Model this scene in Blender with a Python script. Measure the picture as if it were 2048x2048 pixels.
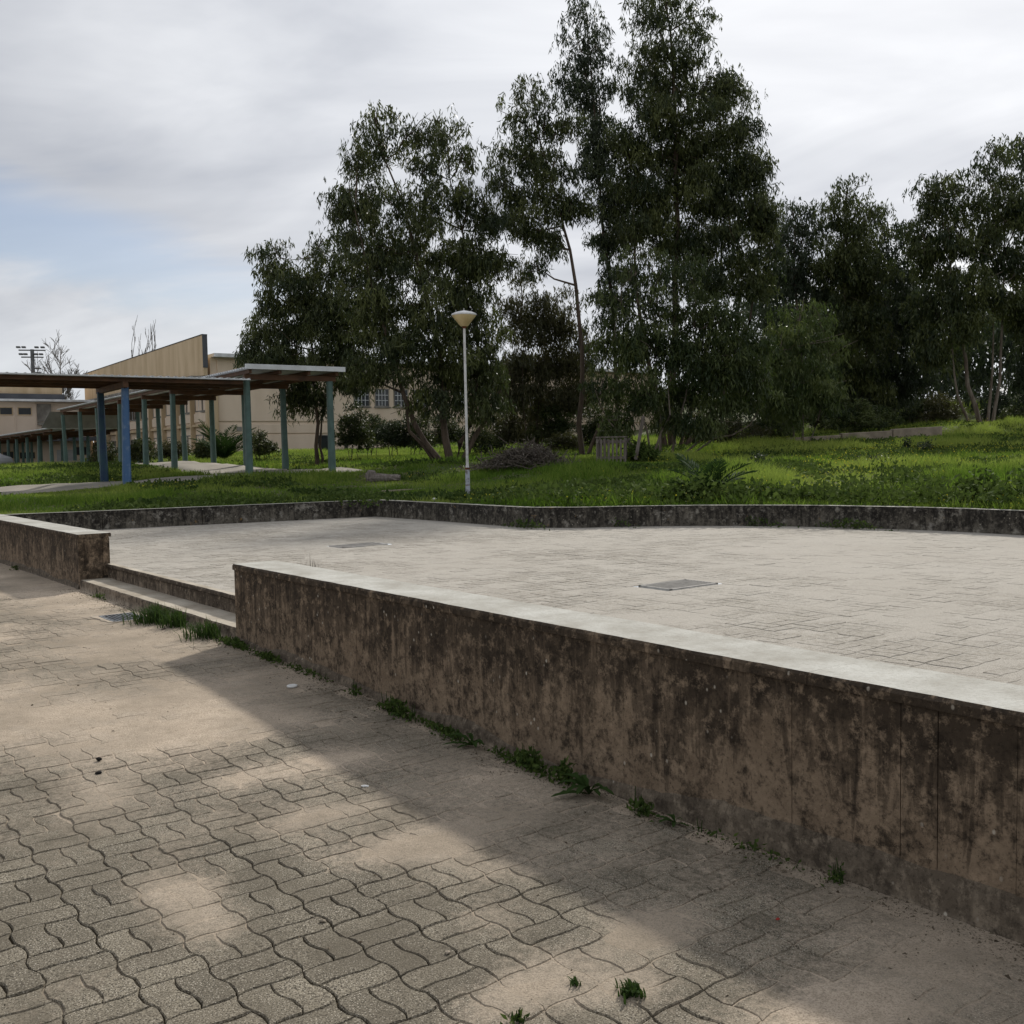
import bpy, bmesh, math, random
import numpy as np
from mathutils import Vector, Matrix

# ------------------------------------------------------------------ camera, sky, sun, exposure
for o in list(bpy.data.objects): bpy.data.objects.remove(o)
scn = bpy.context.scene
COL = scn.collection
EYE = 1.62; FPX = 2048.0
PITCH = math.radians(3.390); ROLL = math.radians(0.974)
_fw = np.array([0, math.cos(PITCH), -math.sin(PITCH)])
_r0 = np.array([1., 0, 0]); _u0 = np.cross(_r0, _fw)
_rt = _r0*math.cos(ROLL) - _u0*math.sin(ROLL); _up = np.cross(_rt, _fw)
cam = bpy.data.cameras.new('camera'); camo = bpy.data.objects.new('camera', cam); COL.objects.link(camo)
cam.sensor_width = 36; cam.lens = 36.0; cam.clip_start = .05; cam.clip_end = 3000
camo.matrix_world = Matrix(((_rt[0], _up[0], -_fw[0], 0), (_rt[1], _up[1], -_fw[1], 0), (_rt[2], _up[2], -_fw[2], EYE), (0, 0, 0, 1)))
scn.camera = camo
SUN_EL = math.radians(35.6); SUN_AZ = math.radians(21.6)      # azimuth from +Y towards +X
sd = Vector((math.sin(SUN_AZ)*math.cos(SUN_EL), math.cos(SUN_AZ)*math.cos(SUN_EL), math.sin(SUN_EL)))

world = bpy.data.worlds.new('World'); scn.world = world; world.use_nodes = True
nt = world.node_tree; nt.nodes.clear()
def N(nt, t, **k):
    n = nt.nodes.new(t)
    for a, v in k.items(): setattr(n, a, v)
    return n
def L(nt, a, b): nt.links.new(a, b)
def build_world():
    out = N(nt, 'ShaderNodeOutputWorld'); bg = N(nt, 'ShaderNodeBackground'); bg.inputs[1].default_value = .10
    sky = N(nt, 'ShaderNodeTexSky', sky_type='NISHITA'); sky.sun_disc = False
    sky.sun_elevation = SUN_EL; sky.sun_rotation = SUN_AZ; sky.air_density = 1.0; sky.dust_density = 1.5
    tc = N(nt, 'ShaderNodeTexCoord'); D = tc.outputs['Generated']
    sep = N(nt, 'ShaderNodeSeparateXYZ'); L(nt, D, sep.inputs[0])
    def math_(op, a, b=None, c=None):
        m = N(nt, 'ShaderNodeMath', operation=op)
        for i, v in enumerate((a, b, c)):
            if v is None: continue
            if isinstance(v, (int, float)): m.inputs[i].default_value = v
            else: L(nt, v, m.inputs[i])
        return m.outputs[0]
    zc = math_('ADD', math_('MAXIMUM', sep.outputs[2], 0.0), 0.22)
    px = math_('DIVIDE', sep.outputs[0], zc); py = math_('DIVIDE', sep.outputs[1], zc)
    cb = N(nt, 'ShaderNodeCombineXYZ'); L(nt, px, cb.inputs[0]); L(nt, py, cb.inputs[1])
    def noise(scale, detail, rough, dist, off, sx=1, sy=1, rot=0):
        mp = N(nt, 'ShaderNodeMapping'); mp.inputs['Location'].default_value = off; mp.inputs['Scale'].default_value = (sx, sy, 1)
        mp.inputs['Rotation'].default_value = (0, 0, rot); L(nt, cb.outputs[0], mp.inputs[0])
        n = N(nt, 'ShaderNodeTexNoise'); n.inputs['Scale'].default_value = scale; n.inputs['Detail'].default_value = detail
        n.inputs['Roughness'].default_value = rough; n.inputs['Distortion'].default_value = dist; L(nt, mp.outputs[0], n.inputs['Vector'])
        return n.outputs[0]
    n1 = noise(.62, 5, .5, .8, (3.1, 1.7, 0), .8, 1.3, .6)
    n2 = noise(2.0, 5, .52, .9, (7.3, 2.2, 0), .6, 1.3, .7)
    sm = math_('ADD', math_('MULTIPLY', n1, .68), math_('MULTIPLY', n2, .32))
    # cloud brightness: grey bellies to pale tops
    cr = N(nt, 'ShaderNodeValToRGB'); L(nt, sm, cr.inputs[0])
    e = cr.color_ramp.elements; e[0].position = .36; e[0].color = (.35, .37, .415, 1); e[1].position = .62; e[1].color = (.72, .73, .75, 1)
    # thin cloud scatters the hidden sun: brighter towards it
    dt = N(nt, 'ShaderNodeVectorMath', operation='DOT_PRODUCT'); L(nt, D, dt.inputs[0]); dt.inputs[1].default_value = sd
    glow = N(nt, 'ShaderNodeMapRange', interpolation_type='SMOOTHSTEP'); L(nt, dt.outputs['Value'], glow.inputs[0])
    glow.inputs[1].default_value = .62; glow.inputs[2].default_value = 1.0; glow.inputs[3].default_value = .88; glow.inputs[4].default_value = 1.08
    # pale whitening low over the horizon
    hz = N(nt, 'ShaderNodeMapRange', interpolation_type='SMOOTHSTEP'); L(nt, sep.outputs[2], hz.inputs[0])
    hz.inputs[1].default_value = .0; hz.inputs[2].default_value = .16; hz.inputs[3].default_value = .6; hz.inputs[4].default_value = 0
    mh = N(nt, 'ShaderNodeMix', data_type='RGBA'); L(nt, hz.outputs[0], mh.inputs[0]); L(nt, cr.outputs[0], mh.inputs[6]); mh.inputs[7].default_value = (.68, .72, .755, 1)
    vs = N(nt, 'ShaderNodeVectorMath', operation='SCALE'); L(nt, mh.outputs[2], vs.inputs[0]); L(nt, glow.outputs[0], vs.inputs['Scale'])
    sc = N(nt, 'ShaderNodeVectorMath', operation='SCALE'); L(nt, vs.outputs[0], sc.inputs[0]); sc.inputs['Scale'].default_value = 10.0
    # breaks in the cloud where blue shows: a long thin gap low in the sky and noise openings
    g = np.array(_fw + _rt*(120-1024)/FPX - _up*(490-1024)/FPX); g /= np.linalg.norm(g)
    az = math.atan2(g[0], g[1])
    sb = N(nt, 'ShaderNodeVectorMath', operation='SUBTRACT'); L(nt, D, sb.inputs[0]); sb.inputs[1].default_value = Vector(g)
    mp = N(nt, 'ShaderNodeVectorRotate', rotation_type='Z_AXIS'); L(nt, sb.outputs[0], mp.inputs['Vector']); mp.inputs['Angle'].default_value = az
    m2 = N(nt, 'ShaderNodeVectorRotate', rotation_type='Y_AXIS'); L(nt, mp.outputs[0], m2.inputs['Vector']); m2.inputs['Angle'].default_value = math.radians(-13)
    m3 = N(nt, 'ShaderNodeVectorMath', operation='MULTIPLY'); L(nt, m2.outputs[0], m3.inputs[0]); m3.inputs[1].default_value = (1/.27, 1/.6, 1/.045)
    ln = N(nt, 'ShaderNodeVectorMath', operation='LENGTH'); L(nt, m3.outputs[0], ln.inputs[0])
    wob = math_('ADD', ln.outputs['Value'], math_('MULTIPLY', math_('SUBTRACT', n2, .5), 2.4))
    gap = N(nt, 'ShaderNodeMapRange', interpolation_type='SMOOTHSTEP'); L(nt, wob, gap.inputs[0])
    gap.inputs[1].default_value = .25; gap.inputs[2].default_value = 1.35; gap.inputs[3].default_value = .72; gap.inputs[4].default_value = 0
    op = N(nt, 'ShaderNodeMapRange', interpolation_type='SMOOTHSTEP'); L(nt, sm, op.inputs[0])
    op.inputs[1].default_value = .30; op.inputs[2].default_value = .42; op.inputs[3].default_value = .45; op.inputs[4].default_value = .04
    hole = math_('MAXIMUM', gap.outputs[0], op.outputs[0])
    mx = N(nt, 'ShaderNodeMix', data_type='RGBA'); L(nt, hole, mx.inputs[0]); L(nt, sc.outputs[0], mx.inputs[6]); sk = N(nt, 'ShaderNodeVectorMath', operation='MULTIPLY'); L(nt, sky.outputs[0], sk.inputs[0]); sk.inputs[1].default_value = (.72, .72, .76); L(nt, sk.outputs[0], mx.inputs[7])
    L(nt, mx.outputs[2], bg.inputs[0]); L(nt, bg.outputs[0], out.inputs[0])
build_world()
sl = bpy.data.lights.new('sun', 'SUN'); sl.energy = 2.7; sl.angle = math.radians(3.4); sl.color = (1.0, .95, .87)
so = bpy.data.objects.new('sun', sl); COL.objects.link(so); so.rotation_euler = (-sd).to_track_quat('-Z', 'Y').to_euler(); so.location = (10, 20, 30)
scn.view_settings.view_transform = 'Standard'; scn.view_settings.look = 'None'; scn.view_settings.gamma = 1
scn.view_settings.use_curve_mapping = False; scn.view_settings.exposure = 0.42
scn.cycles.max_bounces = 6; scn.cycles.transparent_max_bounces = 8

# ------------------------------------------------------------------ helpers
rng = np.random.default_rng(7); random.seed(7)
AW = math.radians(38.057)                                     # heading of the near wall, left of the view axis
dA = np.array([-math.sin(AW), math.cos(AW), 0]); dBv = np.array([math.cos(AW), math.sin(AW), 0])
def W(a, b, z=0.): return dA*a + dBv*b + np.array([0, 0, z])
def ray(x, y): return _fw + _rt*(x-1024)/FPX - _up*(y-1024)/FPX
EV = np.array([0, 0, EYE])
def atY(x, y, Y): v = ray(x, y); return EV + v*Y/v[1]
def onz(x, y, z): v = ray(x, y); return EV + v*(z-EYE)/v[2]
def AB(p): return float(p @ dA), float(p @ dBv)
def pix(P):
    q = np.asarray(P, float) - EV; d = q @ _fw
    return 1024 + FPX*(q @ _rt)/d, 1024 - FPX*(q @ _up)/d, d
_tab = np.random.default_rng(3).random((256, 256))
def vnoise(x, y):
    xi = np.floor(x).astype(int); yi = np.floor(y).astype(int); fx = x-xi; fy = y-yi
    fx = fx*fx*(3-2*fx); fy = fy*fy*(3-2*fy)
    g = lambda i, j: _tab[(xi+i) & 255, (yi+j) & 255]
    return (g(0, 0)*(1-fx)+g(1, 0)*fx)*(1-fy) + (g(0, 1)*(1-fx)+g(1, 1)*fx)*fy
def fbm(x, y, o=4):
    s = 0; a = .5; t = 0
    for k in range(o): s = s + a*vnoise(x*2**k+17*k, y*2**k+31*k); t += a; a *= .5
    return s/t
def sstep(x, a, b): t = np.clip((x-a)/(b-a), 0, 1); return t*t*(3-2*t)

ORG = {}
def tag(o, label=None, cat=None, group=None, kind=None):
    if label: o['label'] = label
    if cat: o['category'] = cat
    if group: o['group'] = group
    if kind: o['kind'] = kind
    return o
def thing(name, loc, label, cat, group=None):
    o = bpy.data.objects.new(name, None); o.empty_display_size = .1; COL.objects.link(o)
    o.location = [float(v) for v in loc]; ORG[o.name] = np.array(loc, float)
    return tag(o, label, cat, group)
def link(name, me, mat, parent=None, org=None):
    o = bpy.data.objects.new(name, me); COL.objects.link(o)
    if mat is not None and len(me.materials) == 0: me.materials.append(mat)
    if parent is not None: o.parent = parent
    ORG[o.name] = ORG[parent.name] if parent is not None else (np.zeros(3) if org is None else np.array(org, float))
    return o
def np_mesh(name, V, F, mat, parent=None, attrs=None, smooth=False, mats=None):
    """V (n,3) world coordinates, F (m,k) faces of one size or a list of faces"""
    V = np.asarray(V, float)
    if parent is not None: V = V - ORG[parent.name]
    me = bpy.data.meshes.new(name)
    if isinstance(F, np.ndarray):
        m, k = F.shape
        me.vertices.add(len(V)); me.vertices.foreach_set('co', V.astype(np.float32).ravel())
        me.loops.add(m*k); me.loops.foreach_set('vertex_index', F.astype(np.int32).ravel())
        me.polygons.add(m); me.polygons.foreach_set('loop_start', np.arange(0, m*k, k, dtype=np.int32))
        me.update(calc_edges=True)
    else:
        me.from_pydata([tuple(v) for v in V], [], F); me.update()
    if attrs:
        for an, (dom, val) in attrs.items():
            at = me.attributes.new(an, 'FLOAT', dom); at.data.foreach_set('value', np.asarray(val, np.float32))
    if smooth: me.polygons.foreach_set('use_smooth', np.ones(len(me.polygons), bool))
    return link(name, me, mat, parent)
class MB:
    def __init__(s): s.v = []; s.f = []
    def add(s, V, F):
        n = len(s.v); s.v += [tuple(map(float, v)) for v in V]; s.f += [tuple(i+n for i in f) for f in F]; return s
    def box(s, o, ux, uy, x, y, z):
        """box spanned by ux, uy (horizontal units) and up from origin o"""
        o = np.asarray(o, float); c = []
        for zz in z:
            for (i, j) in ((0, 0), (1, 0), (1, 1), (0, 1)): c.append(o + ux*x[i] + uy*y[j] + np.array([0, 0, zz]))
        return s.add(c, [(3, 2, 1, 0), (4, 5, 6, 7), (0, 1, 5, 4), (1, 2, 6, 5), (2, 3, 7, 6), (3, 0, 4, 7)])
    def tube(s, pts, rad, n=6, cap=True):
        pts = [np.asarray(p, float) for p in pts]; V = []; k = len(pts)
        for i, p in enumerate(pts):
            t = pts[min(i+1, k-1)] - pts[max(i-1, 0)]; t = t/(np.linalg.norm(t)+1e-9)
            a = np.cross(t, [0, 0, 1.]) if abs(t[2]) < .95 else np.cross(t, [1., 0, 0]); a /= np.linalg.norm(a); b = np.cross(t, a)
            r = rad[i] if hasattr(rad, '__len__') else rad
            for j in range(n): th = 2*math.pi*j/n; V.append(p + a*r*math.cos(th) + b*r*math.sin(th))
        F = [(i*n+j, i*n+(j+1) % n, (i+1)*n+(j+1) % n, (i+1)*n+j) for i in range(k-1) for j in range(n)]
        if cap: F += [tuple(range(n))[::-1], tuple(range((k-1)*n, k*n))]
        return s.add(V, F)
    def lathe(s, o, prof, n=24):
        V = []; k = len(prof)
        for r, z in prof:
            for j in range(n): th = 2*math.pi*j/n; V.append((o[0]+r*math.cos(th), o[1]+r*math.sin(th), o[2]+z))
        F = [(i*n+j, i*n+(j+1) % n, (i+1)*n+(j+1) % n, (i+1)*n+j) for i in range(k-1) for j in range(n)]
        F += [tuple(range(n))[::-1], tuple(range((k-1)*n, k*n))]
        return s.add(V, F)
    def build(s, name, mat, parent=None, bevel=0, smooth=False):
        V = np.array(s.v); 
        if parent is not None: V = V - ORG[parent.name]
        me = bpy.data.meshes.new(name); me.from_pydata([tuple(v) for v in V], [], s.f)
        bm = bmesh.new(); bm.from_mesh(me); bmesh.ops.recalc_face_normals(bm, faces=bm.faces)
        if bevel: bmesh.ops.bevel(bm, geom=bm.edges[:], offset=bevel, segments=1, affect='EDGES', clamp_overlap=True)
        bm.to_mesh(me); bm.free()
        if smooth:
            me.polygons.foreach_set('use_smooth', np.ones(len(me.polygons), bool))
            try: me.set_sharp_from_angle(angle=math.radians(40))
            except Exception: pass
        me.update()
        return link(name, me, mat, parent)

# ------------------------------------------------------------------ materials
def mat_base(name):
    m = bpy.data.materials.new(name); m.use_nodes = True; t = m.node_tree
    return m, t, t.nodes['Principled BSDF']
def nz(t, vec, scale, detail=4, rough=.55, dist=0, out=0):
    n = N(t, 'ShaderNodeTexNoise'); n.inputs['Scale'].default_value = scale; n.inputs['Detail'].default_value = detail
    n.inputs['Roughness'].default_value = rough; n.inputs['Distortion'].default_value = dist
    if vec is not None: L(t, vec, n.inputs['Vector'])
    return n.outputs[out]
def ramp(t, fac, stops):
    r = N(t, 'ShaderNodeValToRGB'); L(t, fac, r.inputs[0]); e = r.color_ramp.elements
    while len(e) < len(stops): e.new(.5)
    for i, (p, c) in enumerate(stops):
        e[i].position = p; e[i].color = (c, c, c, 1) if isinstance(c, (int, float)) else (*c, 1)
    return r.outputs[0]
def mix(t, fac, a, b, mode='MIX'):
    m = N(t, 'ShaderNodeMix', data_type='RGBA', blend_type=mode)
    for i, v in ((0, fac), (6, a), (7, b)):
        if isinstance(v, (int, float)): m.inputs[i].default_value = v if i == 0 else (v, v, v, 1)
        elif isinstance(v, tuple): m.inputs[i].default_value = (*v, 1)
        else: L(t, v, m.inputs[i])
    return m.outputs[2]
def mth(t, op, a, b=0., clamp=False):
    m = N(t, 'ShaderNodeMath', operation=op, use_clamp=clamp)
    for i, v in enumerate((a, b)):
        if isinstance(v, (int, float)): m.inputs[i].default_value = v
        else: L(t, v, m.inputs[i])
    return m.outputs[0]
def wpos(t): return N(t, 'ShaderNodeNewGeometry').outputs['Position']
def mapped(t, vec, scale=(1, 1, 1), rotz=0, loc=(0, 0, 0)):
    m = N(t, 'ShaderNodeMapping'); L(t, vec, m.inputs[0]); m.inputs['Scale'].default_value = scale
    m.inputs['Rotation'].default_value = (0, 0, rotz); m.inputs['Location'].default_value = loc
    return m.outputs[0]
def bump(t, bs, h, strength=.3, dist=.01):
    b = N(t, 'ShaderNodeBump'); b.inputs['Strength'].default_value = strength; b.inputs['Distance'].default_value = dist
    L(t, h, b.inputs['Height']); L(t, b.outputs[0], bs.inputs['Normal'])
def attr(t, name): return N(t, 'ShaderNodeAttribute', attribute_name=name).outputs['Fac']
def simple(name, c1, c2=None, rough=.8, scale=3., detail=5, bumps=.2, bdist=.005, metal=0, bscale=None, streak=None, rotz=0, lo=.35, hi=.65):
    m, t, b = mat_base(name); p = wpos(t)
    if streak: p2 = mapped(t, mapped(t, p, rotz=rotz), scale=streak)
    else: p2 = p
    if c2 is None: c2 = tuple(.75*v for v in c1)
    f = ramp(t, nz(t, p2, scale, detail), [(lo, 0.), (hi, 1.)])
    L(t, mix(t, f, c1, c2), b.inputs['Base Color']); b.inputs['Roughness'].default_value = rough; b.inputs['Metallic'].default_value = metal
    b.inputs['Specular IOR Level'].default_value = .3
    if bumps: bump(t, b, nz(t, p, bscale or scale*8, 4), bumps, bdist)
    return m
SANDC = (.60, .50, .395); PALE = ((.44, .41, .36), (.51, .475, .42), .15)
def sandcol(t, p, A=(.46, .375, .285), B=SANDC, K=1.):
    c = mix(t, nz(t, p, 5, 5), A, B)
    c = mix(t, ramp(t, nz(t, p, 150, 4, .75), [(.38, .8), (.54, 0.)]), c, tuple(.42*v for v in A))
    c = mix(t, ramp(t, nz(t, p, 16, 6, .75), [(.50, 0.), (.66, .5*K)]), c, (.27, .225, .165))
    return mix(t, ramp(t, nz(t, p, .9, 6, .62), [(.38, 0.), (.62, .75*K)]), c, (.215, .182, .138))
def mk_paver(name='paver_concrete', sc=()):
    m, t, b = mat_base(name); p = wpos(t)
    rnd = mth(t, 'FRACT', mth(t, 'ADD', N(t, 'ShaderNodeObjectInfo').outputs['Random'], attr(t, 'rnd')))
    base = mix(t, rnd, (.18, .158, .12), (.27, .237, .18))
    sp = nz(t, p, 190, 2, .7); base = mix(t, ramp(t, sp, [(.40, 1.), (.54, 0.)]), base, (.045, .038, .028))
    v = N(t, 'ShaderNodeTexVoronoi'); v.inputs['Scale'].default_value = 120; L(t, p, v.inputs['Vector'])
    base = mix(t, ramp(t, v.outputs['Distance'], [(.12, 1.), (.30, 0.)]), base, (.52, .47, .39))
    blot = ramp(t, nz(t, p, 3.1, 6, .65), [(.4, 0.), (.66, .75)]); base = mix(t, blot, base, (.10, .085, .062))
    # dust lying on the stone: measured sand level plus grain
    dst = mth(t, 'ADD', attr(t, 'dust'), mth(t, 'MULTIPLY', mth(t, 'SUBTRACT', nz(t, p, 34, 7, .82), .5), 2.3))
    df = ramp(t, dst, [(.30, 0.), (1.1, .9)])
    base = mix(t, df, base, sandcol(t, p, *sc))
    L(t, base, b.inputs['Base Color']); b.inputs['Roughness'].default_value = .9; b.inputs['Specular IOR Level'].default_value = .2
    bump(t, b, mth(t, 'ADD', nz(t, p, 150, 3, .7), mth(t, 'MULTIPLY', nz(t, p, 30, 3), .8)), .55, .006)
    return m
def mk_sand(name='sand', sc=()):
    m, t, b = mat_base(name); p = wpos(t)
    lv = attr(t, 'dust')
    c = sandcol(t, p, *sc)
    c = mix(t, ramp(t, lv, [(.02, 1.), (.42, 0.)]), c, mix(t, nz(t, p, 9, 4), (.028, .021, .014), (.07, .055, .03)))
    L(t, c, b.inputs['Base Color']); b.inputs['Roughness'].default_value = .95; b.inputs['Specular IOR Level'].default_value = .1
    bump(t, b, mth(t, 'ADD', nz(t, p, 120, 4, .7), nz(t, p, 22, 4, .7)), .6, .008)
    return m
def mk_wall(name, light, mid, dark, ztop, depth, rotz=AW, amt=.55, lichen=0., tops=((.50, .495, .455), (.34, .325, .285))):
    """weathered concrete: run-off streaks from the top edge, paler below, washed-clean top face"""
    m, t, b = mat_base(name); p = wpos(t); q = mapped(t, p, rotz=-rotz)
    c = mix(t, ramp(t, nz(t, q, 4.5, 6, .65), [(.35, 0.), (.68, 1.)]), mid, light)
    st = nz(t, mapped(t, q, scale=(7, 7, 1.15)), 1.7, 8, .7, .8)
    sz = N(t, 'ShaderNodeSeparateXYZ'); L(t, p, sz.inputs[0])
    hgt = mth(t, 'DIVIDE', mth(t, 'SUBTRACT', ztop, sz.outputs[2]), depth, True)
    thr = mth(t, 'ADD', st, mth(t, 'MULTIPLY', mth(t, 'SUBTRACT', .5, hgt), .34))
    thr = mth(t, 'ADD', thr, mth(t, 'MULTIPLY', mth(t, 'SUBTRACT', nz(t, q, 2.2, 7, .68), .5), .75))
    f = ramp(t, thr, [(.44, 0.), (.50, .55), (.66, 1.)])
    c = mix(t, mth(t, 'MULTIPLY', f, amt+.33), c, dark)
    c = mix(t, ramp(t, nz(t, q, 13, 7, .75), [(.38, .85), (.52, 0.)]), c, tuple(.7*v for v in dark))
    c = mix(t, ramp(t, nz(t, q, 17, 7, .75), [(.52, 0.), (.66, .7)]), c, tuple(1.25*v for v in light))
    sp = nz(t, q, 60, 5, .8); c = mix(t, ramp(t, sp, [(.34, .75), (.46, 0.)]), c, tuple(.5*v for v in dark))
    wv = N(t, 'ShaderNodeTexVoronoi'); wv.inputs['Scale'].default_value = 17; L(t, mapped(t, q, scale=(1, 1, .7)), wv.inputs['Vector'])
    fl = mth(t, 'MULTIPLY', ramp(t, wv.outputs['Distance'], [(.07, 1.), (.13, 0.)]), ramp(t, nz(t, q, 3.3, 2), [(.50, 0.), (.60, .8)]))
    c = mix(t, fl, c, (.46, .42, .35))
    if lichen:
        c = mix(t, mth(t, 'MULTIPLY', ramp(t, nz(t, q, 7, 6, .7), [(.56, 0.), (.66, 1.)]), lichen), c, (.33, .31, .27))
        c = mix(t, mth(t, 'MULTIPLY', ramp(t, nz(t, q, 5.2, 5, .7), [(.66, 0.), (.71, 1.)]), lichen), c, (.30, .17, .05))
    g = N(t, 'ShaderNodeNewGeometry'); sn = N(t, 'ShaderNodeSeparateXYZ'); L(t, g.outputs['Normal'], sn.inputs[0])
    top = ramp(t, sn.outputs[2], [(.90, 0.), (.975, 1.)])
    tcol = mix(t, ramp(t, nz(t, q, 2.6, 6, .65), [(.36, 0.), (.62, 1.)]), *tops)
    tcol = mix(t, ramp(t, nz(t, q, 70, 4, .7), [(.36, .5), (.5, 0.)]), tcol, (.30, .28, .24))
    c = mix(t, top, c, tcol)
    L(t, c, b.inputs['Base Color']); b.inputs['Roughness'].default_value = .92; b.inputs['Specular IOR Level'].default_value = .15
    bump(t, b, mth(t, 'ADD', nz(t, q, 55, 5, .7), mth(t, 'MULTIPLY', nz(t, mapped(t, q, scale=(14, 14, 1.2)), 2, 4), .9)), .6, .008)
    return m
def mk_leaf(name, c1, c2, trans=.3, rough=.5):
    m, t, b = mat_base(name)
    c = mix(t, attr(t, 'rnd'), c1, c2); L(t, c, b.inputs['Base Color']); b.inputs['Roughness'].default_value = rough
    b.inputs['Specular IOR Level'].default_value = .3 if rough < .6 else .08
    tr = N(t, 'ShaderNodeBsdfTranslucent'); L(t, mix(t, .5, c, (c1[0]*1.5, c1[1]*1.5, c1[2]*.6)), tr.inputs[0])
    ms = N(t, 'ShaderNodeMixShader'); ms.inputs[0].default_value = trans
    o = t.nodes['Material Output']; L(t, b.outputs[0], ms.inputs[1]); L(t, tr.outputs[0], ms.inputs[2]); L(t, ms.outputs[0], o.inputs[0])
    return m
def mk_glass(name, c=(.02, .024, .028)):
    m, t, b = mat_base(name); b.inputs['Base Color'].default_value = (*c, 1); b.inputs['Roughness'].default_value = .12
    b.inputs['Specular IOR Level'].default_value = .5
    return m
M = {}
M['paver'] = mk_paver(); M['sand'] = mk_sand(); M['paver2'] = mk_paver('plaza_paver', PALE); M['sand2'] = mk_sand('plaza_sand', PALE)
M['wall'] = mk_wall('stained_concrete', (.25, .187, .129), (.158, .116, .079), (.031, .0235, .017), .74, .62)
M['farwall'] = mk_wall('blackened_concrete', (.155, .14, .115), (.085, .076, .062), (.020, .018, .016), .80, .5, amt=.64, lichen=.6, tops=((.42, .41, .37), (.25, .24, .2)))
M['mortar'] = mk_wall('grey_mortar', (.215, .175, .13), (.155, .125, .092), (.065, .051, .038), .2, .5, amt=.3, tops=((.20, .165, .12), (.13, .105, .078)))
M['core'] = simple('wall_core', (.07, .055, .042), (.04, .032, .025), .95, 6)
M['step'] = mk_wall('step_concrete', (.25, .20, .15), (.17, .135, .10), (.05, .038, .028), .42, .3, tops=((.50, .45, .37), (.31, .265, .205)))
M['soil'] = simple('grass_soil', (.055, .085, .02), (.085, .075, .036), .95, 1.2, 6, .6, .05, bscale=14)
M['path'] = simple('path_concrete', (.36, .33, .28), (.25, .23, .195), .9, 1.1, 6, .3)
M['kerb'] = simple('kerb_concrete', (.30, .25, .19), (.17, .14, .105), .9, 2.5, 6, .4)
M['bark'] = simple('eucalyptus_bark', (.115, .085, .062), (.05, .036, .027), .9, 3, 6, .8, .02, streak=(3, 3, .5))
M['bark_pale'] = simple('pale_bark', (.20, .17, .14), (.09, .065, .05), .9, 3, 6, .8, .02, streak=(3, 3, .5))
M['leaf_dark'] = mk_leaf('leaf_dark', (.021, .034, .013), (.118, .134, .040))
M['leaf_mid'] = mk_leaf('leaf_mid', (.023, .040, .013), (.115, .140, .042))
M['leaf_light'] = mk_leaf('leaf_light', (.045, .072, .022), (.125, .15, .045), .3)
M['leaf_blue'] = mk_leaf('leaf_blue', (.017, .028, .016), (.070, .090, .044))
M['leaf_brown'] = mk_leaf('leaf_brown', (.055, .058, .026), (.095, .090, .040))
M['grass'] = mk_leaf('grass_blade', (.085, .155, .024), (.31, .36, .085), .45, .8)
M['weed'] = mk_leaf('weed_leaf', (.036, .064, .018), (.105, .145, .038), .3, .85)
M['palm'] = mk_leaf('palm_leaf', (.028, .055, .018), (.055, .088, .028), .2, .8)
M['flower'] = mk_leaf('flower', (.46, .42, .03), (.50, .47, .10), .3, .9)
M['dead'] = mk_leaf('dead_leaf', (.060, .050, .040), (.12, .10, .082), .1)
M['twig'] = simple('dead_twig', (.13, .11, .09), (.07, .055, .045), .9)
M['beige'] = simple('beige_render', (.68, .56, .44), (.60, .485, .37), .9, .6, 6, .15, streak=(2.2, 2.2, .6), lo=.42, hi=.75)
M['ochre'] = simple('stained_ochre_concrete', (.56, .44, .29), (.43, .325, .20), .9, 1.1, 7, .2, streak=(1.3, 1.3, .25))
M['pinkish'] = simple('pinkish_render', (.64, .53, .43), (.55, .45, .355), .9, .5, 5, .1)
M['roofgrey'] = simple('roof_grey', (.085, .09, .10), (.06, .065, .075), .7, 1)
M['concgrey'] = simple('grey_concrete', (.27, .255, .225), (.13, .12, .105), .9, 1.6, 6, .3)
M['glass'] = mk_glass('window_glass'); M['shutter'] = simple('blind', (.42, .42, .41), (.33, .33, .32), .6, 3)
M['white'] = simple('white_metal', (.66, .68, .70), (.50, .51, .51), .45, 2.5, 5, .05)
M['wood'] = simple('brown_timber', (.125, .062, .032), (.065, .034, .02), .7, 3, 5, .2)
M['under'] = simple('roof_underside', (.25, .245, .23), (.17, .165, .15), .8, 2)
M['green'] = simple('green_painted_column', (.088, .145, .128), (.060, .098, .088), .55, 5, 6, .15, lo=.4, hi=.75)
M['blue'] = simple('blue_painted_column', (.06, .13, .26), (.17, .235, .33), .55, 7, 7, .15, lo=.52, hi=.74)
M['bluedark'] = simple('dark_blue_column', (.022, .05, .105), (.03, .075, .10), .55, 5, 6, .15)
M['polepaint'] = simple('pole_paint', (.58, .58, .57), (.40, .38, .36), .5, 9, 6, .1, lo=.5, hi=.7)
M['sleeve'] = simple('galvanised_sleeve', (.40, .43, .48), (.17, .15, .14), .6, 14, 6, .2, lo=.5, hi=.68)
M['shade'] = simple('cream_shade', (.62, .50, .28), (.48, .37, .19), .4, 5)
M['cap'] = simple('lamp_cap_white', (.72, .73, .74), (.5, .5, .5), .4, 8)
M['rust'] = simple('rust', (.17, .065, .03), (.08, .035, .02), .9, 12)
M['steel'] = simple('grate_steel', (.20, .215, .23), (.11, .11, .115), .7, 12, 5, .2, metal=.2)
M['dark'] = simple('dark_void', (.012, .011, .010), (.006, .006, .006), .9)
M['greywood'] = simple('weathered_wood', (.20, .175, .155), (.10, .083, .07), .9, 4, 6, .4, streak=(6, 6, .8))
M['litter'] = simple('white_plastic', (.75, .75, .73), (.62, .62, .60), .4, 20)
M['mast'] = simple('mast_steel', (.12, .125, .13), (.09, .09, .095), .6)
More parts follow.
